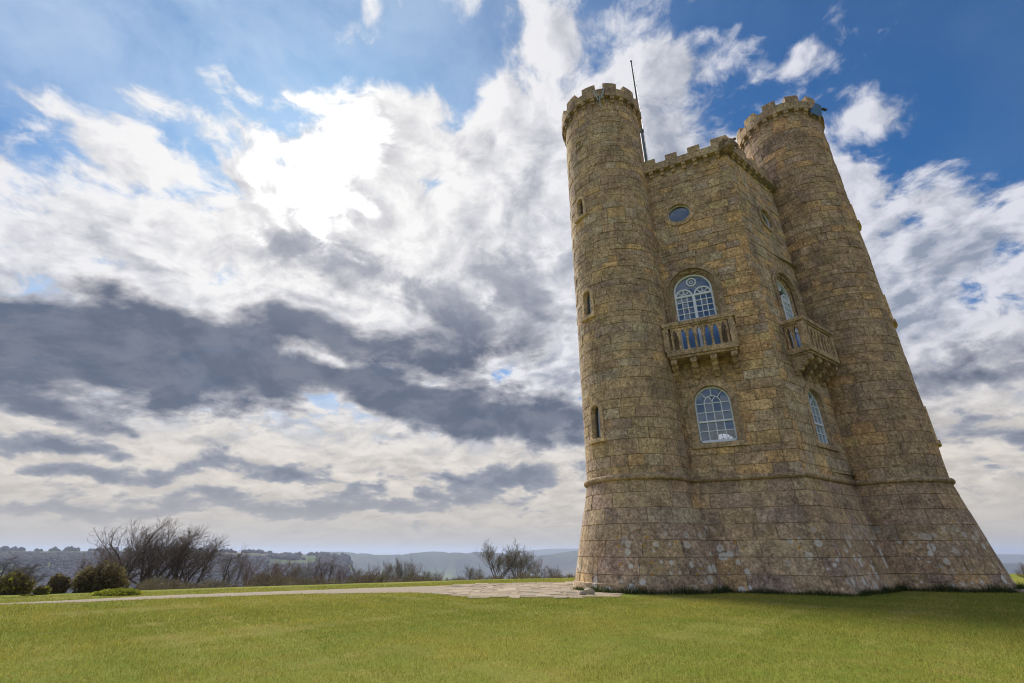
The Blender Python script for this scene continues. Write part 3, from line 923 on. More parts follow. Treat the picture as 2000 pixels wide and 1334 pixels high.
for t_, a0, side in ((A, AZS, 'left'), (B, AZB, 'right')):
    for (zb, zt, hw), nm in zip(SLITS, ('upper', 'middle', 'lower')):
        root = empty('slit_window', (0, 0, 0), tower); root['label'] = f'{nm} slit window of the {side} turret'
        fn = lambda u, z, o: t_.S(a0 + u / RT, z, o)
        zsp = zt - hw
        mb = MB(); mb.tint = trim(2.0)
        inn = arch_pts(0, zb, zsp, hw, 8)
        out_ = [(-hw - .13, zb)] + [(-hw - .13 + (2 * hw + .26) * 0, zsp)] * 1 + [(x_ * (hw + .13) / hw, zsp + (z_ - zsp) * (hw + .13) / hw) for x_, z_ in arch_pts(0, zb, zsp, hw, 8)[2:-2]] + [(hw + .13, zsp), (hw + .13, zb)]
        frame_strip(mb, inn, out_, fn, -.14, .06)
        part(mb, 'surround', 'stone', root)
        mb = MB(); mb.tint = trim(1.9)
        mb.prism([(-hw - .17, zb - .13), (0, zb - .13), (hw + .17, zb - .13), (hw + .17, zb - .001), (0, zb - .001), (-hw - .17, zb - .001)], fn, -.14, .12)
        part(mb, 'sill', 'stone', root)
        mb = MB(); bar(mb, (hw * .55, zb), (hw * .55, zt), fn, 0.035, -.12, -.08); part(mb, 'frame', 'paint', root)
        mb = MB(); pl = arch_pts(0, zb, zsp, hw * .98, 8); mb.add([fn(a, b_, -.10) for a, b_ in pl], [tuple(range(len(pl)))]); part(mb, 'pane', 'glass', root)

# --- balconies
def balcony(w, u0, u1, label):
    root = empty('balcony', (0, 0, 0), tower); root['label'] = label
    fn = w.S
    def blk(name, a, b_, z0, z1, o0, o1, t=1.0):
        mb = MB(); mb.tint = trim(t); wbox(mb, w, a, b_, z0, z1, o0, o1); return part(mb, name, 'stone', root)
    blk('floor_slab', u0 + .03, u1 - .03, 7.02, 7.20, -.02, .71)
    blk('floor_moulding', u0 + .09, u1 - .09, 6.94, 7.018, -.02, .65, .8)
    # rails with a small step
    blk('front_rail', u0 - .03, u1 + .03, 8.10, 8.23, .48, .74, .8)
    blk('front_rail_bed', u0 + .03, u1 - .03, 8.04, 8.098, .52, .70, .9)
    for a, b_ in ((u0 - .03, u0 + .2), (u1 - .2, u1 + .03)):
        blk('side_rail', a, b_, 8.10, 8.23, -.02, .476, .8)
        blk('side_rail_bed', a + .05, b_ - .03, 8.04, 8.098, -.02, .517, .9)
        blk('corner_post', (a if a < u0 else b_ - .24) + .05, (a if a < u0 else b_ - .24) + .235, 7.202, 8.038, .51, .69, 1.0)
    zc = 7.74
    def column(u, o):
        mb = MB(); mb.tint = trim(1.1)
        q = fn(u, 7.202, o)
        mb.lathe([(.062, 0), (.062, .03), (.045, .05), (.040, .10), (.037, .40), (.045, .42), (.038, .44), (.058, .50), (.066, .535)], q, 10)
        part(mb, 'baluster', 'stone', root, smooth=False)
    def arcade(fn2, s0, s1, nb, o0, o1):
        bw_ = (s1 - s0) / nb; cw = .052
        for i in range(nb):
            l = s0 + bw_ * i; r_ = l + bw_; m_ = (l + r_) / 2
            half = bw_ / 2 - cw; zp = zc + .235
            left = [(l + cw + half * (1 - cos(t)) * 1.0, zc + (zp - zc) * sin(t)) for t in [pi / 2 * k / 5 for k in range(6)]]
            left = [(l + cw + half * (k / 5) ** 1.7, zc + (zp - zc) * (k / 5) ** .8) for k in range(6)]
            right = [(2 * m_ - a, b_) for a, b_ in left[::-1]][1:]
            mb = MB(); mb.tint = trim(1.0)
            # two spandrels, so each outline stays simple
            mb.prism([(l + .001, 8.038), (l + .001, zc)] + left + [(m_, 8.038)], fn2, o0, o1)
            mb.prism([(m_, 8.038), left[-1]] + right + [(r_ - .001, zc), (r_ - .001, 8.038)], fn2, o0, o1)
            part(mb, 'arch', 'stone', root)
    s0, s1 = u0 + .24, u1 - .24
    nb = 7; bw_ = (s1 - s0) / nb
    for i in range(nb + 1): column(s0 + bw_ * i + (.03 if i == 0 else -.03 if i == nb else 0), .60)
    arcade(fn, s0, s1, nb, .55, .65)
    for uu in (u0 + .12, u1 - .12):
        f2 = lambda s_, z, o, uu=uu: fn(uu + o, z, s_)
        arcade(f2, .04, .50, 2, -.05, .05)
        for s_ in (.07, .27, .475): column(uu, s_)
    prof = [(-.02, 6.938), (.76, 6.938), (.80, 6.86), (.775, 6.77), (.69, 6.735), (.60, 6.76), (.575, 6.70), (.545, 6.63), (.46, 6.595), (.385, 6.62), (.36, 6.55), (.325, 6.48), (.25, 6.45), (.19, 6.475), (.165, 6.40), (.11, 6.33), (-.02, 6.31)]
    prof = [(a * .79 if a > 0 else a, b_) for a, b_ in prof]
    for k in range(4):
        uu = u0 + .20 + (u1 - u0 - .40) * k / 3
        mb = MB(); mb.tint = trim(.9)
        f3 = lambda o, z, s_, uu=uu: fn(uu + s_, z, o)
        mb.prism(prof, f3, -.09, .09)
        for (o_, z_) in ((.57, 6.84), (.385, 6.69), (.21, 6.54)):
            mb.tube([fn(uu - .105, z_, o_), fn(uu + .105, z_, o_)], .06, 8)
        part(mb, 'bracket', 'stone', root)
balcony(WL, .97, 3.25, 'balcony on the left-hand wall')
balcony(WR, .97, 3.25, 'balcony on the right-hand wall')

# --- gargoyle on the corner of the parapet
def blob(mb, c, rx, ry, rz, n=10, tint=None, jit=0.0):
    vs = []; fs = []
    m_ = n // 2 + 1
    for i in range(m_ + 1):
        t_ = pi * i / m_
        for k in range(n):
            f_ = 2 * pi * k / n; j = 1 + R.uniform(-jit, jit)
            vs.append((c[0] + rx * sin(t_) * cos(f_) * j, c[1] + ry * sin(t_) * sin(f_) * j, c[2] + rz * cos(t_) * j))
    for i in range(m_):
        for k in range(n): fs.append((i * n + k, i * n + (k + 1) % n, (i + 1) * n + (k + 1) % n, (i + 1) * n + k))
    mb.add(vs, fs, tint)
gdir = (tc - TO).normalized(); gx = Vector((-gdir.y, gdir.x))
def GP(o, s_, z): q = tc + gdir * (o * 0.85 + .08) + gx * (s_ * 1.25); return (q.x, q.y, 15.50 + (z - 15.50) * 1.25)
groot = empty('gargoyle', (0, 0, 0), tower)
mb = MB(); mb.tint = (.10, .08, .06)
blob(mb, GP(.16, 0, 15.50), .24, .24, .24, 12, jit=.05); blob(mb, GP(.34, 0, 15.46), .19, .19, .17, 12, jit=.05)
blob(mb, GP(.47, 0, 15.57), .07, .07, .06, 8)
for s_ in (-.09, .09): blob(mb, GP(.44, s_, 15.60), .045, .045, .04, 8); blob(mb, GP(.38, s_ * 1.9, 15.66), .07, .07, .06, 8)
part(mb, 'head', 'stone', groot, True)
mb = MB(); mb.tint = (.16, .14, .11)
mb.tube([GP(.50 - .03 * abs(sin(2 * pi * i / 14)), .095 * cos(2 * pi * i / 14), 15.43 + .075 * sin(2 * pi * i / 14)) for i in range(14)], .028, 6, True)
part(mb, 'lips', 'stone', groot, True)
mb = MB(); mb.add([GP(.505, .08 * cos(2 * pi * i / 14), 15.43 + .06 * sin(2 * pi * i / 14)) for i in range(14)], [tuple(range(14))], (.02, .015, .01)); part(mb, 'mouth', 'poletop', groot)
mb = MB(); mb.tint = (.05, .045, .04)
for k in range(15):
    a = pi * (k / 14) * 1.3 - .45
    for rr in (.21, .28):
        c = Vector(GP(.20 - (rr - .25) * .9, rr * cos(a), 15.50 + rr * .85 * sin(a)))
        mb.tube([c + Vector((gx.x * .055 * cos(t_), gx.y * .055 * cos(t_), .055 * sin(t_))) * (1 - t_ / 9) - Vector((gdir.x, gdir.y, 0)) * -.012 * t_ for t_ in [0, 1, 2, 3, 4, 5, 6]], .026, 5)
part(mb, 'mane', 'stone', groot, True)

# --- things fixed to the tower
pole = tag(empty('flagpole', (6.78, 18.2, 15.3)), 'tall thin flagpole rising from the roof beside the left turret', 'flagpole')
v_ = Vector((6.78, 18.2)); hp_ = v_.length
ztop = at_dist(1233, 121, hp_).z; zj = at_dist(1250, 257, hp_).z
for nm, z0, z1, r0, r1, mt in (('lower_mast', 0, zj - 15.3, .085, .075, 'pole'), ('upper_mast', zj - 15.3, ztop - 15.3, .055, .035, 'poletop')):
    mb = MB(); mb.tube([(0, 0, z0), (0, 0, z1)], [r0, r1], 10); mb.build(nm, M[mt], pole)
mb = MB(); mb.lathe([(.09, 0), (.12, .03), (.12, .16), (.06, .2)], (0, 0, zj - 15.4), 10); mb.build('collar', M['pole'], pole)
mb = MB(); mb.lathe([(.03, 0), (.06, .04), (.045, .1), (.005, .13)], (0, 0, ztop - 15.3), 8); mb.build('finial', M['poletop'], pole)
mb = MB(); mb.tube([(.10, -.02, .4), (.085, -.02, ztop - 15.6)], .012, 4); mb.build('halyard', M['steel'], pole)

an = tag(empty('aerial', A.S(radians(-104), 18.9, .0)), 'small pale three-pronged aerial under the battlements of the left turret', 'aerial')
ob = Vector(an.location)
def arod(name, p0, p1, r_, m_='steel'):
    mb = MB(); mb.tube([Vector(A.S(radians(p0[0]), p0[1], p0[2])) - ob, Vector(A.S(radians(p1[0]), p1[1], p1[2])) - ob], r_, 6); mb.build(name, M[m_], an)
arod('mast', (-102.5, 18.45, .10), (-102.5, 18.95, .22), .022)
arod('rod', (-104.5, 18.78, .20), (-109.5, 19.28, .30), .026)
arod('rod', (-100.5, 18.85, .20), (-95.5, 19.36, .30), .026)
arod('bracket', (-102.5, 18.7, -.02), (-102.5, 18.7, .2), .018, 'poletop')
fl = tag(empty('floodlight', B.S(radians(-70), 18.95, .13)), 'small blue angular floodlight under the battlements of the right turret', 'floodlight')
ob = Vector(fl.location)
def BP(a, z, o): return Vector(B.S(radians(a), z, o)) - ob
mb = MB()
q = [BP(-80, 18.66, .22), BP(-75, 19.08, .42), BP(-66, 19.06, .42), BP(-61, 18.66, .22), BP(-78, 18.9, .16), BP(-74, 19.14, .36), BP(-67, 19.12, .36), BP(-62, 18.9, .16)]
mb.box8([q[0], q[3], q[2], q[1], q[4], q[7], q[6], q[5]]); mb.build('housing', M['blue'], fl)
mb = MB(); mb.tube([BP(-70, 18.8, -.02), BP(-70, 18.85, .25)], .03, 6); mb.build('bracket', M['poletop'], fl)
mb = MB(); mb.box8([BP(-62, 19.00, .40), BP(-55, 19.0, .46), BP(-55, 19.0, .34), BP(-62, 19.00, .30), BP(-62, 19.05, .40), BP(-55, 19.03, .46), BP(-55, 19.03, .34), BP(-62, 19.05, .30)]); mb.build('visor', M['poletop'], fl)

# ------------------------------------------------------------------ the land
def interp(x, xs, ys): return float(np.interp(x, xs, ys))
AZ_C = [-180, -90, -60, -43, -33, -21, -12, -6, 6, 12, 22, 60, 120, 180]
CREST = [60, 40, 20, 17.5, 17.4, 17.8, 18.6, 19.6, 21.5, 26, 36, 36, 45, 60]
def vnoise(x, y, s):
    return (sin(x * .013 * s + 1.7) * cos(y * .017 * s + .4) + .5 * sin(x * .031 * s - y * .023 * s + 2.1) + .25 * sin(x * .07 * s + y * .05 * s))
FAR = dict(floor=-165.0)
def sstep(a, b_, x):
    t = min(1, max(0, (x - a) / (b_ - a))); return t * t * (3 - 2 * t)
def skyline(pts, dist):
    q = [at_dist(px, py, dist) for px, py in pts]
    return [degrees(atan2(v.x, v.y)) for v in q], [v.z for v in q]
HILL_A, HILL_Z = skyline([(380, 1094), (520, 1088), (560, 1084), (600, 1081), (630, 1078.5), (660, 1077.5), (690, 1079), (720, 1081), (750, 1084), (775, 1083), (800, 1080.5), (825, 1078.6), (842, 1078), (862, 1079), (890, 1081), (915, 1082), (935, 1079.5), (955, 1080), (990, 1084), (1030, 1087), (1070, 1085), (1100, 1081), (1125, 1078), (1200, 1074), (1300, 1082), (1500, 1096), (2000, 1100)], 3300)
RIDGE_A, RIDGE_Z = skyline([(300, 1085), (900, 1083), (1000, 1078), (1040, 1074), (1080, 1071), (1125, 1070), (1250, 1069), (1500, 1070), (1800, 1078), (2100, 1084)], 6000)
def terrain(x, y):
    D = hypot(x, y); az = degrees(atan2(x, y))
    s = D - interp(az, AZ_C, CREST)
    z = 0.0
    if s > 0:
        z = -0.085 * s * s / (s + 5)
        if s > 45: z -= 0.13 * (s - 45) * sstep(45, 160, s)
        z += 0.12 * vnoise(x, y, 9) * sstep(4, 30, s)
    fl = FAR['floor'] + 4 * vnoise(x, y, .22) * sstep(800, 2500, D)
    if z < fl + 40: 
        t = sstep(fl + 40, fl - 40, z); z = z * (1 - t) + max(z, fl) * t
        z = max(z, fl) 
    # the neighbouring wooded spur, level with the eye, ending to the right
    w = sstep(-14.6, -17.8, az) * sstep(-88, -70, az)
    if w > 0 and D > 500:
        top = interp(az, [-90, -47, -40, -33, -26, -23, -19, -16.5, -14.5], [4, 1.5, 2.0, 2.5, -3, -9, -8, -16, -60])
        d0 = 1000 + 60 * vnoise(x, y, .5)
        prof = interp(D, [500, 650, d0 + 60, 1330, 1600, 2300, 3000], [-200, -150, top - 16, top - 2, top, -60, -165])
        z = max(z, z * (1 - w) + prof * w)
    # low hills across the vale, and a long blue ridge behind them
    if D > 2000 and -30 < az < 60:
        t_ = vnoise(x, y, .10) * 6
        q = exp(-((D - 3300 - 80 * sin(az * 1.3)) / 420) ** 2)
        if q > .01: z = max(z, FAR['floor'] + (interp(az, HILL_A, HILL_Z) + t_ - FAR['floor']) * q)
        q = exp(-((D - 6000) / 600) ** 2)
        if q > .01: z = max(z, FAR['floor'] + (interp(az, RIDGE_A, RIDGE_Z) + t_ - FAR['floor']) * q)
    return z
rings = [0.0] + list(np.linspace(2.5, 26, 36)) + list(np.geomspace(27, 420, 44)) + list(np.linspace(450, 3200, 60)) + list(np.geomspace(3350, 12500, 34)) + [16000, 22000, 30000]
azs = sorted(set(list(np.arange(-62, 52, 0.75)) + list(np.arange(-180, 181, 7.5))))
azs = [a for a in azs if a < 179.9]
mb = MB()
na = len(azs)
vs = [(0, 0, 0)]
for r_ in rings[1:]:
    for a in azs:
        x, y = r_ * sin(radians(a)), r_ * cos(radians(a))
        vs.append((x, y, terrain(x, y)))
fs = [(0, 1 + (i + 1) % na, 1 + i) for i in range(na)]
for j in range(len(rings) - 2):
    for i in range(na):
        a = 1 + j * na + i; b_ = 1 + j * na + (i + 1) % na
        fs.append((a, b_, b_ + na, a + na))
mb.add(vs, fs)
def mat_ground():
    m, g, b, out = material('turf_and_fields')
    p = g.coords('Object'); x, y, z = g.sep(p)
    D = g.vmath('LENGTH', g.comb(x, y, 0.0))
    n1 = g.noise(p, 0.28, 5, 0.6); n2 = g.noise(p, 2.2, 6, 0.65); n3 = g.noise(p, 26.0, 4, 0.7)
    lawn = g.mix(g.smooth(n1, 0.35, 0.65), (0.17, 0.21, 0.030), (0.26, 0.26, 0.045))
    lawn = g.mix(g.smooth(n2, 0.40, 0.72) * 0.6, lawn, (0.32, 0.255, 0.07))
    lawn = g.mix(g.smooth(n3, 0.35, 0.75) * 0.7, lawn, (0.10, 0.12, 0.02))
    # rough grass and scrub on the slope
    slope = g.mix(g.noise(p, 0.5, 5, .6), (0.075, 0.065, 0.030), (0.14, 0.125, 0.05))
    c = g.mix(g.smooth(z, -0.25, -0.9), lawn, slope)
    # fields of the vale
    fp = g.vmath('ADD', g.vmath('MULTIPLY', p, (1, 1, 0)), g.vmath('SCALE', g.noise(p, 0.003, 2, .5, out='Color'), scale=160.0))
    cell = g.sep(g.voronoi(fp, 0.0042, out='Color', rnd=0.85))
    edge = g.voronoi(fp, 0.0042, 'DISTANCE_TO_EDGE', rnd=0.85)
    fld = g.mix(g.smooth(cell[0], 0.30, 0.36), (0.10, 0.15, 0.035), (0.075, 0.105, 0.035))
    fld = g.mix(g.smooth(cell[1], 0.70, 0.72), fld, (0.19, 0.145, 0.085))
    fld = g.mix(g.smooth(cell[2], 0.80, 0.82), fld, (0.17, 0.20, 0.05))
    fld = g.mix(g.smooth(edge, 0.05, 0.03), fld, (0.035, 0.038, 0.025))
    fld = g.mix(g.smooth(g.noise(p, 0.0024, 4, .6), .52, .60) * .8, fld, (0.045, 0.045, 0.03))
    fld = g.mix(g.smooth(z, -140.0, -70.0) * g.smooth(D, 2300.0, 2600.0) * 0.8, fld, (0.030, 0.034, 0.028))
    c = g.mix(g.smooth(D, 120.0, 260.0), c, fld)
    g.put(b.inputs['Base Color'], c)
    b.inputs['Roughness'].default_value = 1.0; b.inputs['Specular IOR Level'].default_value = 0.05
    bump(g, b, n3 + n2 * 2.0, 0.6, 0.03)
    return m
M['ground'] = mat_ground()
ground = mb.build('ground', M['ground'], None, kind='structure', smooth=True, fix=False)

# --- gravel path, laid a few millimetres above the turf
near = [(-700, 1221), (-300, 1199), (-40, 1184.5), (0, 1181.6), (150, 1177), (300, 1170.8), (450, 1165), (600, 1160.3), (720, 1158.6), (815, 1158.2), (862, 1161), (905, 1166.5)]
far = [(-700, 1209), (-300, 1191), (-40, 1181), (0, 1179.2), (150, 1172), (300, 1164.2), (450, 1158.5), (600, 1153.2), (720, 1148.6), (815, 1146), (862, 1144.5), (905, 1142)]
def resample(pts, n):
    q = [on_ground(*p) for p in pts]; d = [0]
    for a, b_ in zip(q[:-1], q[1:]): d.append(d[-1] + (b_ - a).length)
    return [Vector((np.interp(t, d, [v.x for v in q]), np.interp(t, d, [v.y for v in q]), 0)) for t in np.linspace(0, d[-1], n)]
qa, qb = resample(near, 80), resample(far, 80)
mb = MB(); vs = []
for a, b_ in zip(qa, qb):
    j0, j1 = R.uniform(-.07, .07), R.uniform(-.07, .07)
    for t in (0, .25, .5, .75, 1):
        p = a + (b_ - a) * t
        if t == 0: p += (a - b_).normalized() * j0
        if t == 1: p += (b_ - a).normalized() * j1
        vs.append((p.x, p.y, 0.006 if t in (0, 1) else .014))
mb.add(vs, [(5 * i + k, 5 * i + 5 + k, 5 * i + 6 + k, 5 * i + 1 + k) for i in range(79) for k in range(4)])
def mat_gravel():
    m, g, b, out = material('pale_gravel')
    p = g.coords('Object')
    n = g.noise(p, 1.4, 5, .6); s_ = g.voronoi(p, 42.0); f = g.noise(p, 30, 3, .6)
    c = g.mix(n, (0.27, 0.205, 0.135), (0.42, 0.335, 0.235))
    c = g.mix(g.smooth(s_, .2, .6) * .45, c, (0.16, 0.13, 0.09)); c = g.mix(g.smooth(f, .55, .8) * .5, c, (.60, .54, .45))
    g.put(b.inputs['Base Color'], c); b.inputs['Roughness'].default_value = .95; bump(g, b, s_ * -1.0 + f, .7, .02)
    return m
M['gravel'] = mat_gravel()
mb.build('gravel_path', M['gravel'], None, kind='structure')
# --- paved apron by the tower: irregular flagstones in a gravel bed
mb = MB()
outl = [on_ground(*q) for q in ((866, 1160), (905, 1166.5), (950, 1167.5), (1030, 1167.5), (1118, 1168))] + [Vector((2.6, 13.05, 0)), Vector((3.2, 15, 0)), Vector((2.4, 19.2, 0))] + [on_ground(*q) for q in ((1060, 1138.6), (960, 1140), (905, 1141.8), (866, 1144.6))]
mb.add([(q.x, q.y, .011) for q in outl], [tuple(range(len(outl)))])
M['bed'] = mat_plain('sandy_jointing', (0.30, 0.235, 0.16), .95, .1, var=.5, scale=9, bmp=.6)
apron = mb.build('paved_apron', M['bed'], None, kind='structure')
def mat_flag():
    m, g, b, out = material('pale_flagstone')
    p = g.coords('Object'); n = g.noise(p, 2.2, 6, .65); f = g.noise(p, 22, 4, .6)
    c = g.mix(.8, g.attr('tint'), g.mix(n, (.6, .6, .6), (1.4, 1.4, 1.4)), 'MULTIPLY'); c = g.mix(.4, c, g.mix(f, (.4, .4, .4), (1.6, 1.6, 1.6)), 'MULTIPLY')
    g.put(b.inputs['Base Color'], c); b.inputs['Roughness'].default_value = .9; bump(g, b, n + f * .6, .7, .025)
    return m
M['flag'] = mat_flag()
def inside(p, poly):
    c = False; n = len(poly)
    for i in range(n):
        a, b_ = poly[i], poly[i - 1]
        if (a.y > p[1]) != (b_.y > p[1]) and p[0] < (b_.x - a.x) * (p[1] - a.y) / (b_.y - a.y) + a.x: c = not c
    return c
rf = random.Random(3)
def slice_(x0, y0, x1, y1, out):
    w, h_ = x1 - x0, y1 - y0
    if max(w, h_) < .50 or (max(w, h_) < .9 and rf.random() < .35): out.append((x0, y0, x1, y1)); return
    k = rf.uniform(.36, .64)
    if w > h_ * rf.uniform(.8, 1.2): slice_(x0, y0, x0 + w * k, y1, out); slice_(x0 + w * k, y0, x1, y1, out)
    else: slice_(x0, y0, x1, y0 + h_ * k, out); slice_(x0, y0 + h_ * k, x1, y1, out)
cells = []; slice_(-2.6, 12.7, 3.4, 19.4, cells)
for (x0, y0, x1, y1) in cells:
    cx, cy = (x0 + x1) / 2, (y0 + y1) / 2
    if not inside((cx, cy), outl) or hypot(cx - ta.x, cy - ta.y) < RB - .2: continue
    j = lambda: rf.uniform(-.05, .05)
    g_ = .022; zt = rf.uniform(.012, .020); mb = MB()
    v = rf.uniform(.72, 1.25); mb.tint = (0.29 * v, 0.225 * v, 0.15 * v)
    lo = [(x0 + g_ + j(), y0 + g_ + j()), (x1 - g_ + j(), y0 + g_ + j()), (x1 - g_ + j(), y1 - g_ + j()), (x0 + g_ + j(), y1 - g_ + j())]
    hi = [(a + (cx - a) * .05, b_ + (cy - b_) * .05) for a, b_ in lo]
    tl = [zt + rf.uniform(-.004, .007) for _ in range(4)]
    mb.box8([(a, b_, .004) for a, b_ in lo] + [(a, b_, t) for (a, b_), t in zip(hi, tl)])
    mb.build('flagstone', M['flag'], apron, fix=False)

# --- loose stones and slabs at the foot of the tower
def rock(name, loc, sx, sy, sz, label, cat, seed, tint=(.36, .30, .21), group=None):
    rk = random.Random(seed); bm = bmesh.new(); bmesh.ops.create_icosphere(bm, subdivisions=2, radius=1.0)
    for v in bm.verts:
        k = 1 + rk.uniform(-.13, .13); v.co = Vector((v.co.x * sx * k, v.co.y * sy * k, v.co.z * sz * k))
    me = bpy.data.meshes.new(name); bm.to_mesh(me); bm.free(); me.materials.append(M['flag'])
    at = me.color_attributes.new('tint', 'FLOAT_COLOR', 'POINT'); at.data.foreach_set('color', np.tile(np.array([*tint, 1], np.float32), len(me.vertices)))
    o = bpy.data.objects.new(name, me); COL.objects.link(o); o.location = loc
    return tag(o, label, cat, group)
p1, p2 = on_ground(1150, 1162), on_ground(1138, 1163.5)
rock('loose_stone', (p1.x, p1.y, .06), .15, .12, .11, 'larger of two loose stones in the dark grass at the foot of the left turret', 'stone', 1)
rock('loose_stone', (p2.x, p2.y, .04), .09, .08, .075, 'smaller of two loose stones in the dark grass at the foot of the left turret', 'stone', 2, (.30, .26, .2))
mb = MB(); mb.tint = (.13, .12, .11)
q = [on_ground(1968, 1157), on_ground(2060, 1159), on_ground(2060, 1151), on_ground(1968, 1150)]
mb.box8([(v.x, v.y, -.02) for v in q] + [(v.x, v.y, .07) for v in q])
tag(mb.build('kerb_slab', M['stone'], None), 'low dark stone kerb at the outer foot of the right turret', 'kerb')
mb = MB(); strip = [on_ground(*q) for q in ((1300, 1159), (1570, 1157.5), (1570, 1153), (1300, 1154))]
mb.add([(q.x, q.y, .007) for q in strip], [(0, 1, 2, 3)])
margin = mb.build('stone_margin', M['bed'], None, kind='structure')
for x0, x1, y0, y1 in ((1312, 1345, 1153.5, 1158), (1362, 1412, 1152.5, 1156.5), (1428, 1500, 1152, 1156), (1518, 1560, 1152.5, 1156.5)):
    q = [on_ground(x0, y1), on_ground(x1, y1 - .6), on_ground(x1 - 3, y0), on_ground(x0 + 5, y0 + .3)]
    mb = MB(); mb.tint = (.30, .235, .16)
    mb.box8([(v.x, v.y, .003) for v in q] + [(v.x, v.y, .036 + R.uniform(0, .012)) for v in q]); mb.build('flagstone', M['flag'], margin)

# ------------------------------------------------------------------ grass: real blades on the near lawn
def mat_leaf(name, trans=0.25, hue=1.0):
    m, g, b, out = material(name)
    p = g.coords('Object')
    c = g.mix(0.5, g.attr('tint'), g.mix(g.noise(p, 2.0, 3, .5), (.6, .6, .6), (1.4, 1.4, 1.4)), 'MULTIPLY')
    g.put(b.inputs['Base Color'], c); b.inputs['Roughness'].default_value = .75; b.inputs['Specular IOR Level'].default_value = .2
    tr = g.new('ShaderNodeBsdfTranslucent'); g.put(tr.inputs[0], c)
    mx = g.new('ShaderNodeMixShader'); mx.inputs[0].default_value = trans
    g.l.new(b.outputs[0], mx.inputs[1]); g.l.new(tr.outputs[0], mx.inputs[2]); g.l.new(mx.outputs[0], out.inputs[0])
    return m
M['blade'] = mat_leaf('grass_blade', .35)
def fast_mesh(name, verts, tris, tint, mat):
    me = bpy.data.meshes.new(name)
    nv, nt = len(verts), len(tris)
    me.vertices.add(nv); me.vertices.foreach_set('co', verts.astype(np.float32).ravel())
    me.loops.add(nt * 3); me.loops.foreach_set('vertex_index', tris.astype(np.int32).ravel())
    me.polygons.add(nt); me.polygons.foreach_set('loop_start', np.arange(0, nt * 3, 3, dtype=np.int32)); me.polygons.foreach_set('loop_total', np.full(nt, 3, np.int32))
    me.update(calc_edges=True)
    at = me.color_attributes.new('tint', 'FLOAT_COLOR', 'POINT')
    c4 = np.ones((nv, 4), np.float32); c4[:, :3] = tint; at.data.foreach_set('color', c4.ravel())
    me.materials.append(mat)
    o = bpy.data.objects.new(name, me); COL.objects.link(o)
    return o
nr = np.random.default_rng(5)
def smooth_field(x, y, s, ph=0.0):
    return (np.sin(x * s + 1.3 + ph) * np.cos(y * s * 1.21 + .7 - ph) + .6 * np.sin(x * s * 2.3 - y * s * 1.9 + 2 + ph) + .4 * np.cos(x * s * 5.1 + y * s * 4.3 + ph)) / 2.0
def blades(x, y, h_, wd, col):
    n = len(x); a = nr.uniform(0, 2 * np.pi, n); lean = nr.uniform(.1, .9, n) * h_; la = nr.uniform(0, 2 * np.pi, n)
    v = np.zeros((n, 3, 3))
    v[:, 0] = np.stack([x - np.cos(a) * wd, y - np.sin(a) * wd, np.full(n, -.004)], 1)
    v[:, 1] = np.stack([x + np.cos(a) * wd, y + np.sin(a) * wd, np.full(n, -.004)], 1)
    v[:, 2] = np.stack([x + np.cos(la) * lean, y + np.sin(la) * lean, h_], 1)
    return v.reshape(-1, 3), np.arange(n * 3).reshape(-1, 3), np.repeat(col, 3, 0)
near_poly = [on_ground(*q) for q in near]
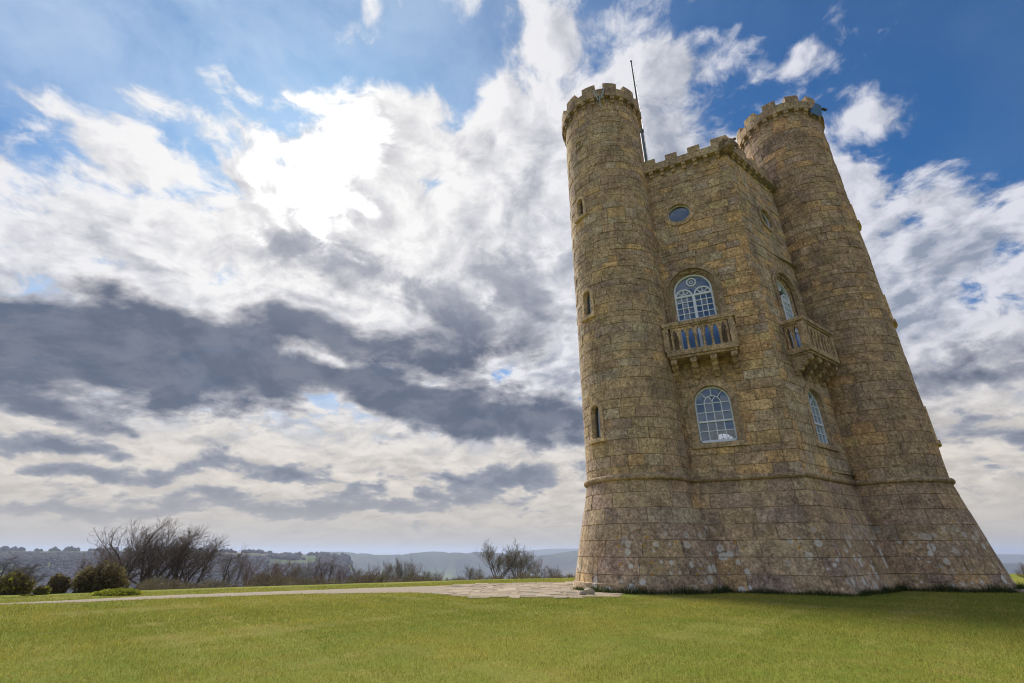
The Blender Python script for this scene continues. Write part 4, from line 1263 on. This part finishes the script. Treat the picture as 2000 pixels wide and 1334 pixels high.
def lawn_blades():
    N = 620000
    D = 3.9 * np.exp(nr.uniform(0, 1, N) * np.log(22 / 3.9)); az_ = np.radians(nr.uniform(-54, 54, N))
    keep = nr.uniform(0, 1, N) < np.clip((D / 9.0), .35, 1)
    x, y = D * np.sin(az_), D * np.cos(az_); x, y = x[keep], y[keep]
    # keep off the path, the flags and the tower
    nx = np.array([p.x for p in near_poly]); ny = np.array([p.y for p in near_poly])
    fx = np.array([on_ground(*q).x for q in far]); fy = np.array([on_ground(*q).y for q in far])
    o = np.argsort(nx); o2 = np.argsort(fx)
    lo = np.interp(x, nx[o], ny[o]); hi = np.interp(x, fx[o2], fy[o2])
    on_path = (y > lo + .03 * smooth_field(x, y, 3.)) & (y < hi - .02) & (x < -1.0)
    slab = (x > -1.9) & (x < 3.2) & (y > 13.12 + np.where(x < -.9, (-.9 - x) * 1.2, 0)) & (y < 18.2 + (x + 1.7) * .2)
    tw = np.zeros(len(x), bool)
    for t_ in (ta, tb): tw |= np.hypot(x - t_.x, y - t_.y) < RB + .03
    hexs = [tc, tb, td, te, tf, ta]; inh = np.ones(len(x), bool)
    for i in range(6):
        a, b_ = hexs[i], hexs[(i + 1) % 6]; e = b_ - a; n_ = Vector((-e.y, e.x)).normalized()
        if n_.dot(TO - a) < 0: n_ = -n_
        inh &= (n_.x * (x - a.x) + n_.y * (y - a.y)) > -.62
    ok = ~(on_path | slab | tw | inh)
    az2 = np.degrees(np.arctan2(x, y)); ok &= np.hypot(x, y) < np.interp(az2, AZ_C, CREST) + .4
    x, y = x[ok], y[ok]; n = len(x)
    f1 = smooth_field(x, y, .55); f2 = smooth_field(x, y, 1.7, 2.0); f3 = smooth_field(x, y, 6.0, 1.0)
    h_ = (.020 + .020 * nr.uniform(0, 1, n) ** 2) * (1 + .35 * f2 + .25 * f3); h_ = np.clip(h_, .012, .06) * np.clip(np.hypot(x, y) / 9, .8, 1.25)
    wd = .0026 * np.clip(np.hypot(x, y) / 6, .8, 2.4)
    g0 = np.array([.20, .235, .034]); g1 = np.array([.42, .365, .075]); g2 = np.array([.50, .39, .13])
    t = np.clip(.45 + .35 * f1 + .28 * f2 + nr.normal(0, .22, n), 0, 1)[:, None]
    col = g0 * (1 - t) + g1 * t
    d_ = (np.clip(f3 * .6 + f1 * .25 + nr.normal(-.25, .35, n), 0, 1))[:, None]; col = col * (1 - d_ * .8) + g2 * d_ * .8
    wx = smooth_field(x + 3.1, y - 1.7, .9, 4.0) + .7 * smooth_field(x, y, 2.9, 7.0)
    worn = np.clip((wx - .30) * 1.5 + nr.normal(0, .18, n), 0, .85)[:, None]
    col = col * (1 - worn) + np.array([.44, .35, .14]) * worn
    h_ = h_ * (1 - .5 * worn[:, 0])
    grn = np.clip(smooth_field(x - 2, y + 4, .42, 1.1) * .8 + (x - 2) * .04 + nr.normal(0, .12, n), 0, .8)[:, None]
    col = col * (1 - grn) + np.array([.185, .245, .034]) * grn
    col *= nr.uniform(.62, 1.38, (n, 1))
    return blades(x, y, h_, wd, col)
v, t, c = lawn_blades()
lg = fast_mesh('lawn_grass', v, t, c, M['blade'])
tag(lg, 'short yellow-green lawn grass in front of the tower', 'grass', kind='stuff')
# long dark grass along the foot of the walls
def fringe():
    xs = []; ys = []; hs = []
    def add(px_, py_, n, spread, hh):
        xs.append(px_ + nr.normal(0, spread, n)); ys.append(py_ + nr.normal(0, spread, n)); hs.append(hh * nr.uniform(.4, 1.15, n))
    for t_, a0, a1 in ((ta, -165, -20), (tb, -165, -30)):
        for a in np.arange(a0, a1, .7):
            k = nr.uniform(.2, 1.0) * (0.35 + .9 * (np.sin(a * .21) * .5 + .5)) * (1.0 if a > -135 or t_ is tb else .55)
            r_ = RB + .07 + abs(nr.normal(0, .07)); add(t_.x + r_ * cos(radians(a)), t_.y + r_ * sin(radians(a)), 15, .05, .08 + .24 * k)
    for w_, L in ((WL, 2.7), (WR, 3.0)):
        for u in np.arange(-.35, L, .03):
            q = w_.p0 + w_.d * float(u) + w_.n * (.67 + abs(nr.normal(0, .06)))
            k = nr.uniform(.2, 1) * (.3 + .9 * (np.sin(u * 5.1) * .5 + .5)); add(q.x, q.y, 15, .05, .06 + .18 * k)
    x = np.concatenate(xs); y = np.concatenate(ys); h_ = np.concatenate(hs); n = len(x)
    col = np.array([.040, .060, .014]) * nr.uniform(.6, 1.6, (n, 1)) + np.array([.05, .035, .0]) * (nr.uniform(0, 1, (n, 1)) > .86)
    return blades(x, y, h_, np.full(n, .006), col)
v, t, c = fringe()
tag(fast_mesh('long_grass', v, t, c, M['blade']), 'long dark green grass along the foot of the tower', 'grass', kind='stuff')

# ------------------------------------------------------------------ trees and bushes
def mat_bark():
    m, g, b, out = material('grey_brown_bark')
    p = g.coords('Object'); n = g.noise(g.vmath('MULTIPLY', p, (1, 1, .3)), 9, 5, .65)
    c = g.mix(.7, g.attr('tint'), g.mix(n, (.5, .5, .5), (1.5, 1.5, 1.5)), 'MULTIPLY')
    g.put(b.inputs['Base Color'], c); b.inputs['Roughness'].default_value = .95; b.inputs['Specular IOR Level'].default_value = .1
    return m
M['bark'] = mat_bark(); M['leaf'] = mat_leaf('small_leaves', .3)
def skeleton(seed, H, stems=1, spread=.55, lean=0.0, twig=1.0, levels=5, splay=.25, bare_bole=.25):
    """limbs as (level, points, radii); grows up and is combed to +x by the wind"""
    rk = random.Random(seed); limbs = []
    wind = Vector((lean, 0, 0))
    def grow(p, d, L, r_, lev):
        n = 5 if lev < 2 else (4 if lev < 4 else 3)
        pts = [p.copy()]; rad = [r_]; q = p.copy(); dd = d.normalized(); kids = []
        r_end = r_ * (.52 if lev < levels else .35)
        for i in range(n):
            dd = (dd + Vector((rk.gauss(0, 1), rk.gauss(0, 1), rk.gauss(0, .6))) * (.13 + .05 * lev) + Vector((0, 0, .05 + .02 * lev)) + wind * (.05 + .05 * lev)).normalized()
            q = q + dd * (L / n); pts.append(q.copy()); t = (i + 1) / n
            rad.append(r_ + (r_end - r_) * t)
            kids.append((q.copy(), dd.copy(), t, rad[-1]))
        limbs.append((lev, pts, rad))
        if lev >= levels: return
        nk = {0: 5, 1: 5, 2: 4, 3: 4}.get(lev, 2)
        for k in range(nk):
            t = (bare_bole if lev == 0 else .18) + (1 - (bare_bole if lev == 0 else .18)) * (k + rk.uniform(.2, .9)) / nk
            i = min(n - 1, int(t * n)); f = t * n - i
            pp = pts[i] + (pts[i + 1] - pts[i]) * min(1, f)
            base_d = (pts[i + 1] - pts[i]).normalized()
            ax = base_d.orthogonal().normalized(); ax = Matrix.Rotation(rk.uniform(0, 2 * pi), 3, base_d) @ ax
            ang = rk.uniform(.50, 1.05) * (spread / .55)
            nd = (base_d * cos(ang) + ax * sin(ang))
            rr = rad[i] + (rad[i + 1] - rad[i]) * min(1, f)
            grow(pp, nd, L * rk.uniform(.46, .70) * (1.08 if lev < 1 else .92), rr * rk.uniform(.45, .62), lev + 1)
        grow(pts[-1], dd, L * rk.uniform(.45, .62), r_end, lev + 1)
    for s_ in range(stems):
        a = rk.uniform(0, 2 * pi) if stems > 1 else 0
        st = Vector((cos(a), sin(a), 0)) * (.02 * H * (stems > 1))
        d = Vector((cos(a) * splay * (stems > 1) + lean * .35, sin(a) * splay * (stems > 1), 1))
        grow(st, d, H * rk.uniform(.42, .5), H * .020 / sqrt(max(1, stems * .6)), 0)
    top = max(p.z for l in limbs for p in l[1])
    k = H / top
    return [(lv, [p * k for p in pts], [max(.0062 * twig, r_ * k) for r_ in rad]) for lv, pts, rad in limbs]
def tubes(limbs, col, seed):
    """all limbs as 3- to 6-sided tapering tubes; numpy, one mesh"""
    V = []; F = []; Cc = []; base = 0; rk = random.Random(seed)
    for lv, pts, rad in limbs:
        sg = 6 if lv == 0 else (4 if lv <= 2 else 3)
        v_ = rk.uniform(.75, 1.3); ref = None
        for i, p in enumerate(pts):
            t = (pts[min(i + 1, len(pts) - 1)] - pts[max(i - 1, 0)]).normalized()
            x_ = t.orthogonal().normalized() if ref is None else (ref - t * ref.dot(t)).normalized(); ref = x_
            y_ = t.cross(x_)
            for k in range(sg):
                a = 2 * pi * k / sg; V.append(p + (x_ * cos(a) + y_ * sin(a)) * rad[i]); Cc.append((col[0] * v_, col[1] * v_, col[2] * v_))
        for i in range(len(pts) - 1):
            for k in range(sg):
                a, b_ = base + i * sg + k, base + i * sg + (k + 1) % sg
                F.append((a, b_, b_ + sg)); F.append((a, b_ + sg, a + sg))
        base += len(pts) * sg
    return np.array([tuple(v) for v in V]), np.array(F), np.array(Cc)
class TreeKind:
    def __init__(s, seed, H, bark, twigc, trunk_levels=1, **kw):
        L = skeleton(seed, H, **kw); s.H = H
        tr = [l for l in L if l[0] <= trunk_levels]; cr = [l for l in L if l[0] > trunk_levels]
        o1 = fast_mesh('trunk', *tubes(tr, bark, seed), M['bark']); o2 = fast_mesh('crown', *tubes(cr, twigc, seed + 1), M['bark'])
        s.me = (o1.data, o2.data); 
        for o in (o1, o2): bpy.data.objects.remove(o)
    def plant(s, x, y, z, h_, rot, label, group, width=1.0, name='bare_tree', cat='tree'):
        r_ = tag(empty(name, (x, y, z)), label, cat, group)
        k = h_ / s.H; r_.scale = (k * width, k * width, k); r_.rotation_euler = (0, 0, rot)
        for nm, me in zip(('trunk', 'crown'), s.me):
            o = bpy.data.objects.new(nm, me); COL.objects.link(o); o.parent = r_
        return r_
DK = (.105, .088, .075); TW = (.17, .135, .11); TWR = (.21, .14, .115); TWG = (.21, .185, .14)
K = dict(
    a=TreeKind(21, 6.0, DK, TW, stems=2, lean=.17, spread=.52, twig=.85, levels=4),
    b=TreeKind(34, 6.0, DK, TW, stems=3, lean=.19, spread=.50, twig=.85, levels=4),
    c=TreeKind(45, 5.0, DK, TW, stems=1, lean=.14, spread=.62, twig=.85, levels=4, bare_bole=.4),
    d=TreeKind(57, 4.5, (.075, .062, .05), TWR, stems=3, lean=.18, spread=.55, twig=.85, levels=4, splay=.35),
    e=TreeKind(68, 4.5, (.06, .05, .045), TWG, stems=5, lean=.03, spread=.50, twig=.9, levels=4, splay=.50),
    f=TreeKind(79, 4.5, (.09, .08, .07), (.15, .135, .115), stems=2, lean=.75, spread=.62, twig=1.0, levels=4))
SLOPE = 'bare trees along the edge of the slope'
trees = [  # kind, x of the foot, y of the top, distance, width, turn, label
    ('f', 12, 1084, 40, 1.0, .1, 'pale bare tree bent to the right behind the bush at the left edge'),
    ('f', 52, 1106, 34, 1.1, -.2, 'small pale bare tree with an arching trunk, between the leftmost bush and the brown bush'),
    ('d', 176, 1088, 40, 1.0, .3, 'reddish twiggy tree rising behind the top of the biggest olive bush'),
    ('d', 214, 1058, 38, 1.2, .2, 'reddish bare tree at the left shoulder of the tall clump, beside the olive bush'),
    ('c', 250, 1046, 34, 1.25, .1, 'thin dark bare tree behind the yellow bush, leftmost trunk of the tall clump'),
    ('a', 272, 1026, 36, 1.25, -.1, 'dark bare tree with thick upright trunk behind right half of the yellow bush'),
    ('b', 296, 1017, 36, 1.25, .1, 'tallest dark bare tree, its stems leaning right just past the end of the yellow bush'),
    ('a', 318, 1030, 40, 1.25, .5, 'tall bare tree close behind and right of the tallest one, leaning with it'),
    ('c', 342, 1050, 35, 1.25, -.2, 'lower bare tree with one leaning trunk in the dip of the tall clump'),
    ('b', 362, 1040, 36, 1.25, .2, 'bare tree topping the second dome of the clump, right of the dip'),
    ('a', 383, 1050, 38, 1.25, -.2, 'bare tree on the falling right side of the second dome, leaning hard right'),
    ('c', 442, 1066, 36, .8, .1, 'slim bare tree standing clear just right of the tall clump'),
    ('a', 462, 1078, 40, .8, .2, 'low spreading bare tree next right of the slim clear-standing one'),
    ('d', 492, 1090, 42, .9, .3, 'ruddy low bare tree in the gap under the distant wooded knoll'),
    ('c', 520, 1093, 46, .9, -.3, 'small grey bare tree in the first low stretch of the tree line'),
    ('d', 548, 1095, 44, 1.0, .1, 'small ruddy bare tree in the middle of the low stretch of the tree line'),
    ('e', 583, 1093, 46, .9, .4, 'many-stemmed bare tree left of the dark pair in the middle of the tree line'),
    ('c', 618, 1087, 42, .95, .1, 'left one of the dark pair of bare trees in the middle of the tree line'),
    ('a', 640, 1085, 42, .85, -.1, 'right one of the dark pair of bare trees in the middle of the tree line'),
    ('d', 672, 1101, 48, 1.0, .2, 'low bare tree just right of the dark pair, below the far hill'),
    ('e', 704, 1104, 50, .9, .6, 'low many-stemmed bare tree below the nearer far hill'),
    ('c', 728, 1098, 50, .7, .1, 'small bare tree left of the two tall thin ones'),
    ('e', 762, 1092, 50, .7, .1, 'left one of the two tall thin bare trees where the line falls'),
    ('e', 786, 1086, 50, .65, .9, 'right, taller one of the two tall thin bare trees where the line falls'),
    ('d', 812, 1102, 52, .9, .0, 'short bare tree just right of the two tall thin ones'),
    ('e', 838, 1110, 54, .9, .3, 'last but one bare tree at the low right end of the tree line'),
    ('d', 862, 1117, 56, .9, .5, 'tiny last bare tree at the low right end of the tree line'),
    ('e', 922, 1103, 40, 1.0, .2, 'small bare bush-like tree left of the big round one by the paving'),
    ('e', 972, 1056, 34, 1.18, 1.2, 'big round many-stemmed bare tree beyond the paving, left of the tower'),
    ('e', 1010, 1068, 34, .9, 2.2, 'bare tree with splayed stems filling the right side of the big round one'),
    ('d', 1050, 1091, 38, 1.1, .4, 'reddish bare tree between the big round one and the tower'),
    ('e', 1078, 1104, 40, .8, .3, 'small bare tree nearest to the left foot of the tower'),
    ('d', 1996, 1100, 26, .8, .3, 'reddish bare shrub past the right foot of the tower'),
]
for kd, px, ptop, dist, wd, rot, lab in trees:
    v = at_dist(px, 1100, dist); z = terrain(v.x, v.y) - .1
    hh = (at_dist(px, ptop, dist).z - z) * 1.1
    kk = K[kd]
    # the wind combs along +x of the mesh; keep that roughly along +x of the place
    kk.plant(v.x, v.y, z, hh, rot * .6, lab, SLOPE, width=wd)

def foliage(lobes, n, col, size, seed, twigs=0):
    """leaf-sized faces spread through uneven lobes"""
    g_ = np.random.default_rng(seed); V = []; T = []; Cc = []
    w = np.array([l[3] * l[4] * l[5] for l in lobes]); w = w / w.sum()
    k = g_.choice(len(lobes), n, p=w); L = np.array(lobes)[k]
    d = g_.normal(0, 1, (n, 3)); d /= np.linalg.norm(d, axis=1)[:, None]
    r_ = g_.uniform(0, 1, n) ** .42
    r_ *= 1 + .22 * np.sin(d[:, 0] * 7 + seed) * np.cos(d[:, 2] * 6 + L[:, 0] * 3) + g_.normal(0, .07, n)
    p = L[:, :3] + d * L[:, 3:6] * r_[:, None]
    p[:, 2] = np.maximum(p[:, 2], .02)
    a = g_.normal(0, 1, (n, 3)); a /= np.linalg.norm(a, axis=1)[:, None]; b_ = np.cross(a, g_.normal(0, 1, (n, 3))); b_ /= np.linalg.norm(b_, axis=1)[:, None]
    s_ = size * g_.uniform(.5, 1.4, n)[:, None]
    v = np.stack([p - a * s_, p + b_ * s_ * .45, p + a * s_, p - b_ * s_ * .45], 1).reshape(-1, 3)
    i = np.arange(n)[:, None] * 4
    t = np.concatenate([i + [0, 1, 2], i + [0, 2, 3]])
    cl = np.array(col)[g_.integers(0, len(col), n)] * g_.uniform(.6, 1.35, (n, 1))
    cl *= (1 + .35 * np.sin(p[:, :1] * 3.1 + seed) * np.cos(p[:, 2:3] * 2.7 + p[:, 1:2] * 2))
    return v, t, np.repeat(cl, 4, 0)
BK = TreeKind(91, 2.0, (.07, .055, .04), (.11, .085, .06), stems=6, lean=.12, spread=.6, twig=1.3, levels=3, splay=.8)
def bush(name, px, dist, ptop, wpx, n, col, size, seed, label, lob=5, cat='bush', group='bushes along the path', stems=True, pbase=None):
    c = at_dist(px, 1150, dist); z = terrain(c.x, c.y)
    if pbase: c = on_ground(px, pbase); z = 0.0; dist = hypot(c.x, c.y)
    H = at_dist(px, ptop, dist).z - z; W = (at_dist(px + wpx, 1150, dist) - at_dist(px - wpx, 1150, dist)).length / 2
    rk = random.Random(seed)
    r_ = tag(empty(name, (c.x, c.y, z - .02)), label, cat, group)
    lobes = []
    for i in range(lob):
        f = (i + .5) / lob * 2 - 1
        hz = H * (.48 - .14 * f * f) * rk.uniform(.8, 1.08)
        lobes.append((f * W * .72, rk.uniform(-.25, .25) * W, hz * .98, W * rk.uniform(.30, .48), W * rk.uniform(.35, .55), hz))
    o = fast_mesh('foliage', *foliage(lobes, n, col, size, seed), M['leaf']); o.parent = r_
    if stems:
        k = H / 2.0 * 1.08
        s_ = bpy.data.objects.new('stems', BK.me[0]); COL.objects.link(s_); s_.parent = r_; s_.scale = (k * max(1, W / H), k, k)
        s_ = bpy.data.objects.new('twigs', BK.me[1]); COL.objects.link(s_); s_.parent = r_; s_.scale = (k * max(1, W / H), k, k)
    return r_
OL = [(.17, .155, .05), (.20, .17, .055), (.13, .115, .05), (.22, .155, .07)]
BR = [(.18, .125, .075), (.14, .105, .065), (.16, .14, .06), (.22, .155, .10)]
YG = [(.48, .48, .04), (.30, .34, .03), (.46, .44, .06), (.22, .26, .03)]
bush('bush', 20, 22, 1112, 48, 7000, OL + OL + YG[1:2], .045, 1, 'leafy bush with a yellow-green top at the left edge of the photo')
bush('bush', 108, 20, 1118, 30, 5200, BR + OL, .040, 2, 'round brown bush between the leftmost bush and the biggest olive bush')
bush('bush', 195, 20, 1096, 66, 13000, OL + BR[:2], .040, 3, 'biggest bush, olive brown, left of the tall bare trees', lob=7)
bush('bush', 236, 17.2, 1147, 56, 9000, YG, .030, 4, 'bright yellow-green low bush under the tall bare trees', lob=8, stems=False)
bush('bush', 58, 18.3, 1160, 18, 2200, [YG[1], OL[0], YG[3]], .028, 5, 'low green tuft beside the path in front of the leftmost bush', lob=4, stems=False)
bush('bush', 82, 19, 1140, 22, 2600, OL + YG[1:2], .034, 6, 'small green-brown bush squeezed left of the round brown bush', lob=4)

# undergrowth behind the path: bare brown scrub that nobody could count
def scrub():
    rk = np.random.default_rng(17); rp = random.Random(4)
    lobes = []
    for i in range(420):
        x_ = rp.uniform(292, 1128); d_ = rp.random() ** 1.2 * 24
        v = look(x_, 1120); D0 = interp(degrees(atan2(v.x, v.y)), AZ_C, CREST) + 3.2 + d_
        k = D0 / hypot(v.x, v.y); x, y = v.x * k, v.y * k
        env = (.62 + .38 * sin(x_ * .045) * cos(x_ * .017 + 1)) * interp(x_, [285, 420, 600, 860, 900, 1128], [.55, .6, .72, .6, .35, .42])
        h_ = max(.22, env * rp.uniform(.5, 1.2)) * (.6 + d_ / 30)
        lobes.append((x, y, terrain(x, y) + h_ * .42, h_ * rp.uniform(.6, 1.1), h_ * rp.uniform(.5, .9), h_ * .62))
    cols = [(.135, .105, .08), (.105, .085, .068), (.16, .135, .09), (.12, .12, .06), (.15, .11, .085)]
    L = np.array(lobes); n = 90000
    w = L[:, 3] * L[:, 5]; k = rk.choice(len(L), n, p=w / w.sum()); Q = L[k]
    d = rk.normal(0, 1, (n, 3)); d /= np.linalg.norm(d, axis=1)[:, None]
    p = Q[:, :3] + d * Q[:, 3:6] * (rk.uniform(0, 1, n) ** .4)[:, None] * (1 + rk.normal(0, .12, (n, 1)))
    dirv = d * [1, 1, .6] + rk.normal(0, .5, (n, 3)) + [0.15, 0, .5]; dirv /= np.linalg.norm(dirv, axis=1)[:, None]
    side = np.cross(dirv, rk.normal(0, 1, (n, 3))); side /= np.linalg.norm(side, axis=1)[:, None]
    ln = rk.uniform(.06, .24, (n, 1)); wd = rk.uniform(.004, .014, (n, 1))
    v = np.stack([p - side * wd, p + side * wd, p + dirv * ln], 1)
    c = np.array(cols)[(k * 7 + rk.integers(0, 2, n)) % 5] * rk.uniform(.6, 1.35, (n, 1))
    return v.reshape(-1, 3), np.arange(n * 3).reshape(-1, 3), np.repeat(c, 3, 0)
tag(fast_mesh('undergrowth', *scrub(), M['leaf']), 'brown bare undergrowth along the top of the slope', 'undergrowth', kind='stuff')

# the far woods: crowns on the spur and hedgerow trees of the vale, uncountable
def woods():
    rk = np.random.default_rng(23)
    bm = bmesh.new(); bmesh.ops.create_icosphere(bm, subdivisions=1, radius=1.0); bv = np.array([v.co[:] for v in bm.verts]); bf = np.array([[v.index for v in f.verts] for f in bm.faces]); bm.free()
    pos = []
    for _ in range(22000):            # face of the spur
        a = rk.uniform(-60, -15.0); D = rk.uniform(640, 1230 if a < -25 else 1130)
        pos.append((a, D, rk.uniform(2.6, 4.6), 0))
    for _ in range(900):             # its skyline trees, in clumps
        a = rk.uniform(-60, -16.5)
        if sin(a * 2.1) + .7 * sin(a * 5.3 + 1) < -.75: continue
        pos.append((a, rk.uniform(1480, 1640), rk.choice([2.5, 3.2, 4, 6.5]), 0))
    for _ in range(120): pos.append((rk.normal(-23.6, .7), rk.uniform(1240, 1330), rk.uniform(3.5, 5.5), 0))
    for _ in range(420): pos.append((rk.uniform(-20.5, -17.5), rk.uniform(1100, 1330), rk.uniform(3, 5.5), 0))
    for _ in range(900):             # nearer woods below the slope and copses of the vale
        a = rk.uniform(-16, 12); D = rk.uniform(1300, 2900); 
        if sin(a * 1.7 + D * .004) + sin(D * .011) < .5: continue
        pos.append((a, D, rk.uniform(3, 6), 1))
    V = []; F = []; C_ = []
    b0 = 0
    for a, D, s_, kd in pos:
        x, y = D * sin(radians(a)), D * cos(radians(a)); z = terrain(x, y)
        k = np.array([s_ * rk.uniform(.7, 1.2), s_ * rk.uniform(.7, 1.2), s_ * rk.uniform(.8, 1.25)])
        v = bv * k * (1 + rk.uniform(-.18, .18, (len(bv), 1))) + [x, y, z + s_ * .45]
        V.append(v); F.append(bf + b0); b0 += len(bv)
        c = np.array([.058, .045, .060]) if rk.uniform() < .72 else np.array([.050, .048, .036])
        C_.append(np.tile(c * rk.uniform(.85, 1.15), (len(bv), 1)))
    return np.concatenate(V), np.concatenate(F), np.concatenate(C_)
M['far_wood'] = mat_bark()
wd_ = fast_mesh('distant_woods', *woods(), M['far_wood']); wd_.data.shade_smooth()
tag(wd_, 'distant leafless woods on the spur across the valley', 'woods', kind='stuff')

# ------------------------------------------------------------------ the air between
if HAZE > 0:
    mb = MB()
    S_ = 34000.0
    mb.box8([(-S_, -S_, -190), (S_, -S_, -190), (S_, S_, -190), (-S_, S_, -190), (-S_, -S_, 62), (S_, -S_, 62), (S_, S_, 62), (-S_, S_, 62)])
    hm = bpy.data.materials.new('haze'); hm.use_nodes = True; t_ = hm.node_tree; t_.nodes.clear()
    o_ = t_.nodes.new('ShaderNodeOutputMaterial'); pv = t_.nodes.new('ShaderNodeVolumePrincipled')
    pv.inputs['Density'].default_value = HAZE; pv.inputs['Color'].default_value = (.66, .76, .98, 1); pv.inputs['Anisotropy'].default_value = 0.2
    t_.links.new(pv.outputs[0], o_.inputs['Volume'])
    tag(mb.build('haze', hm, None, kind='stuff'), 'thin blue haze over the vale', 'haze')
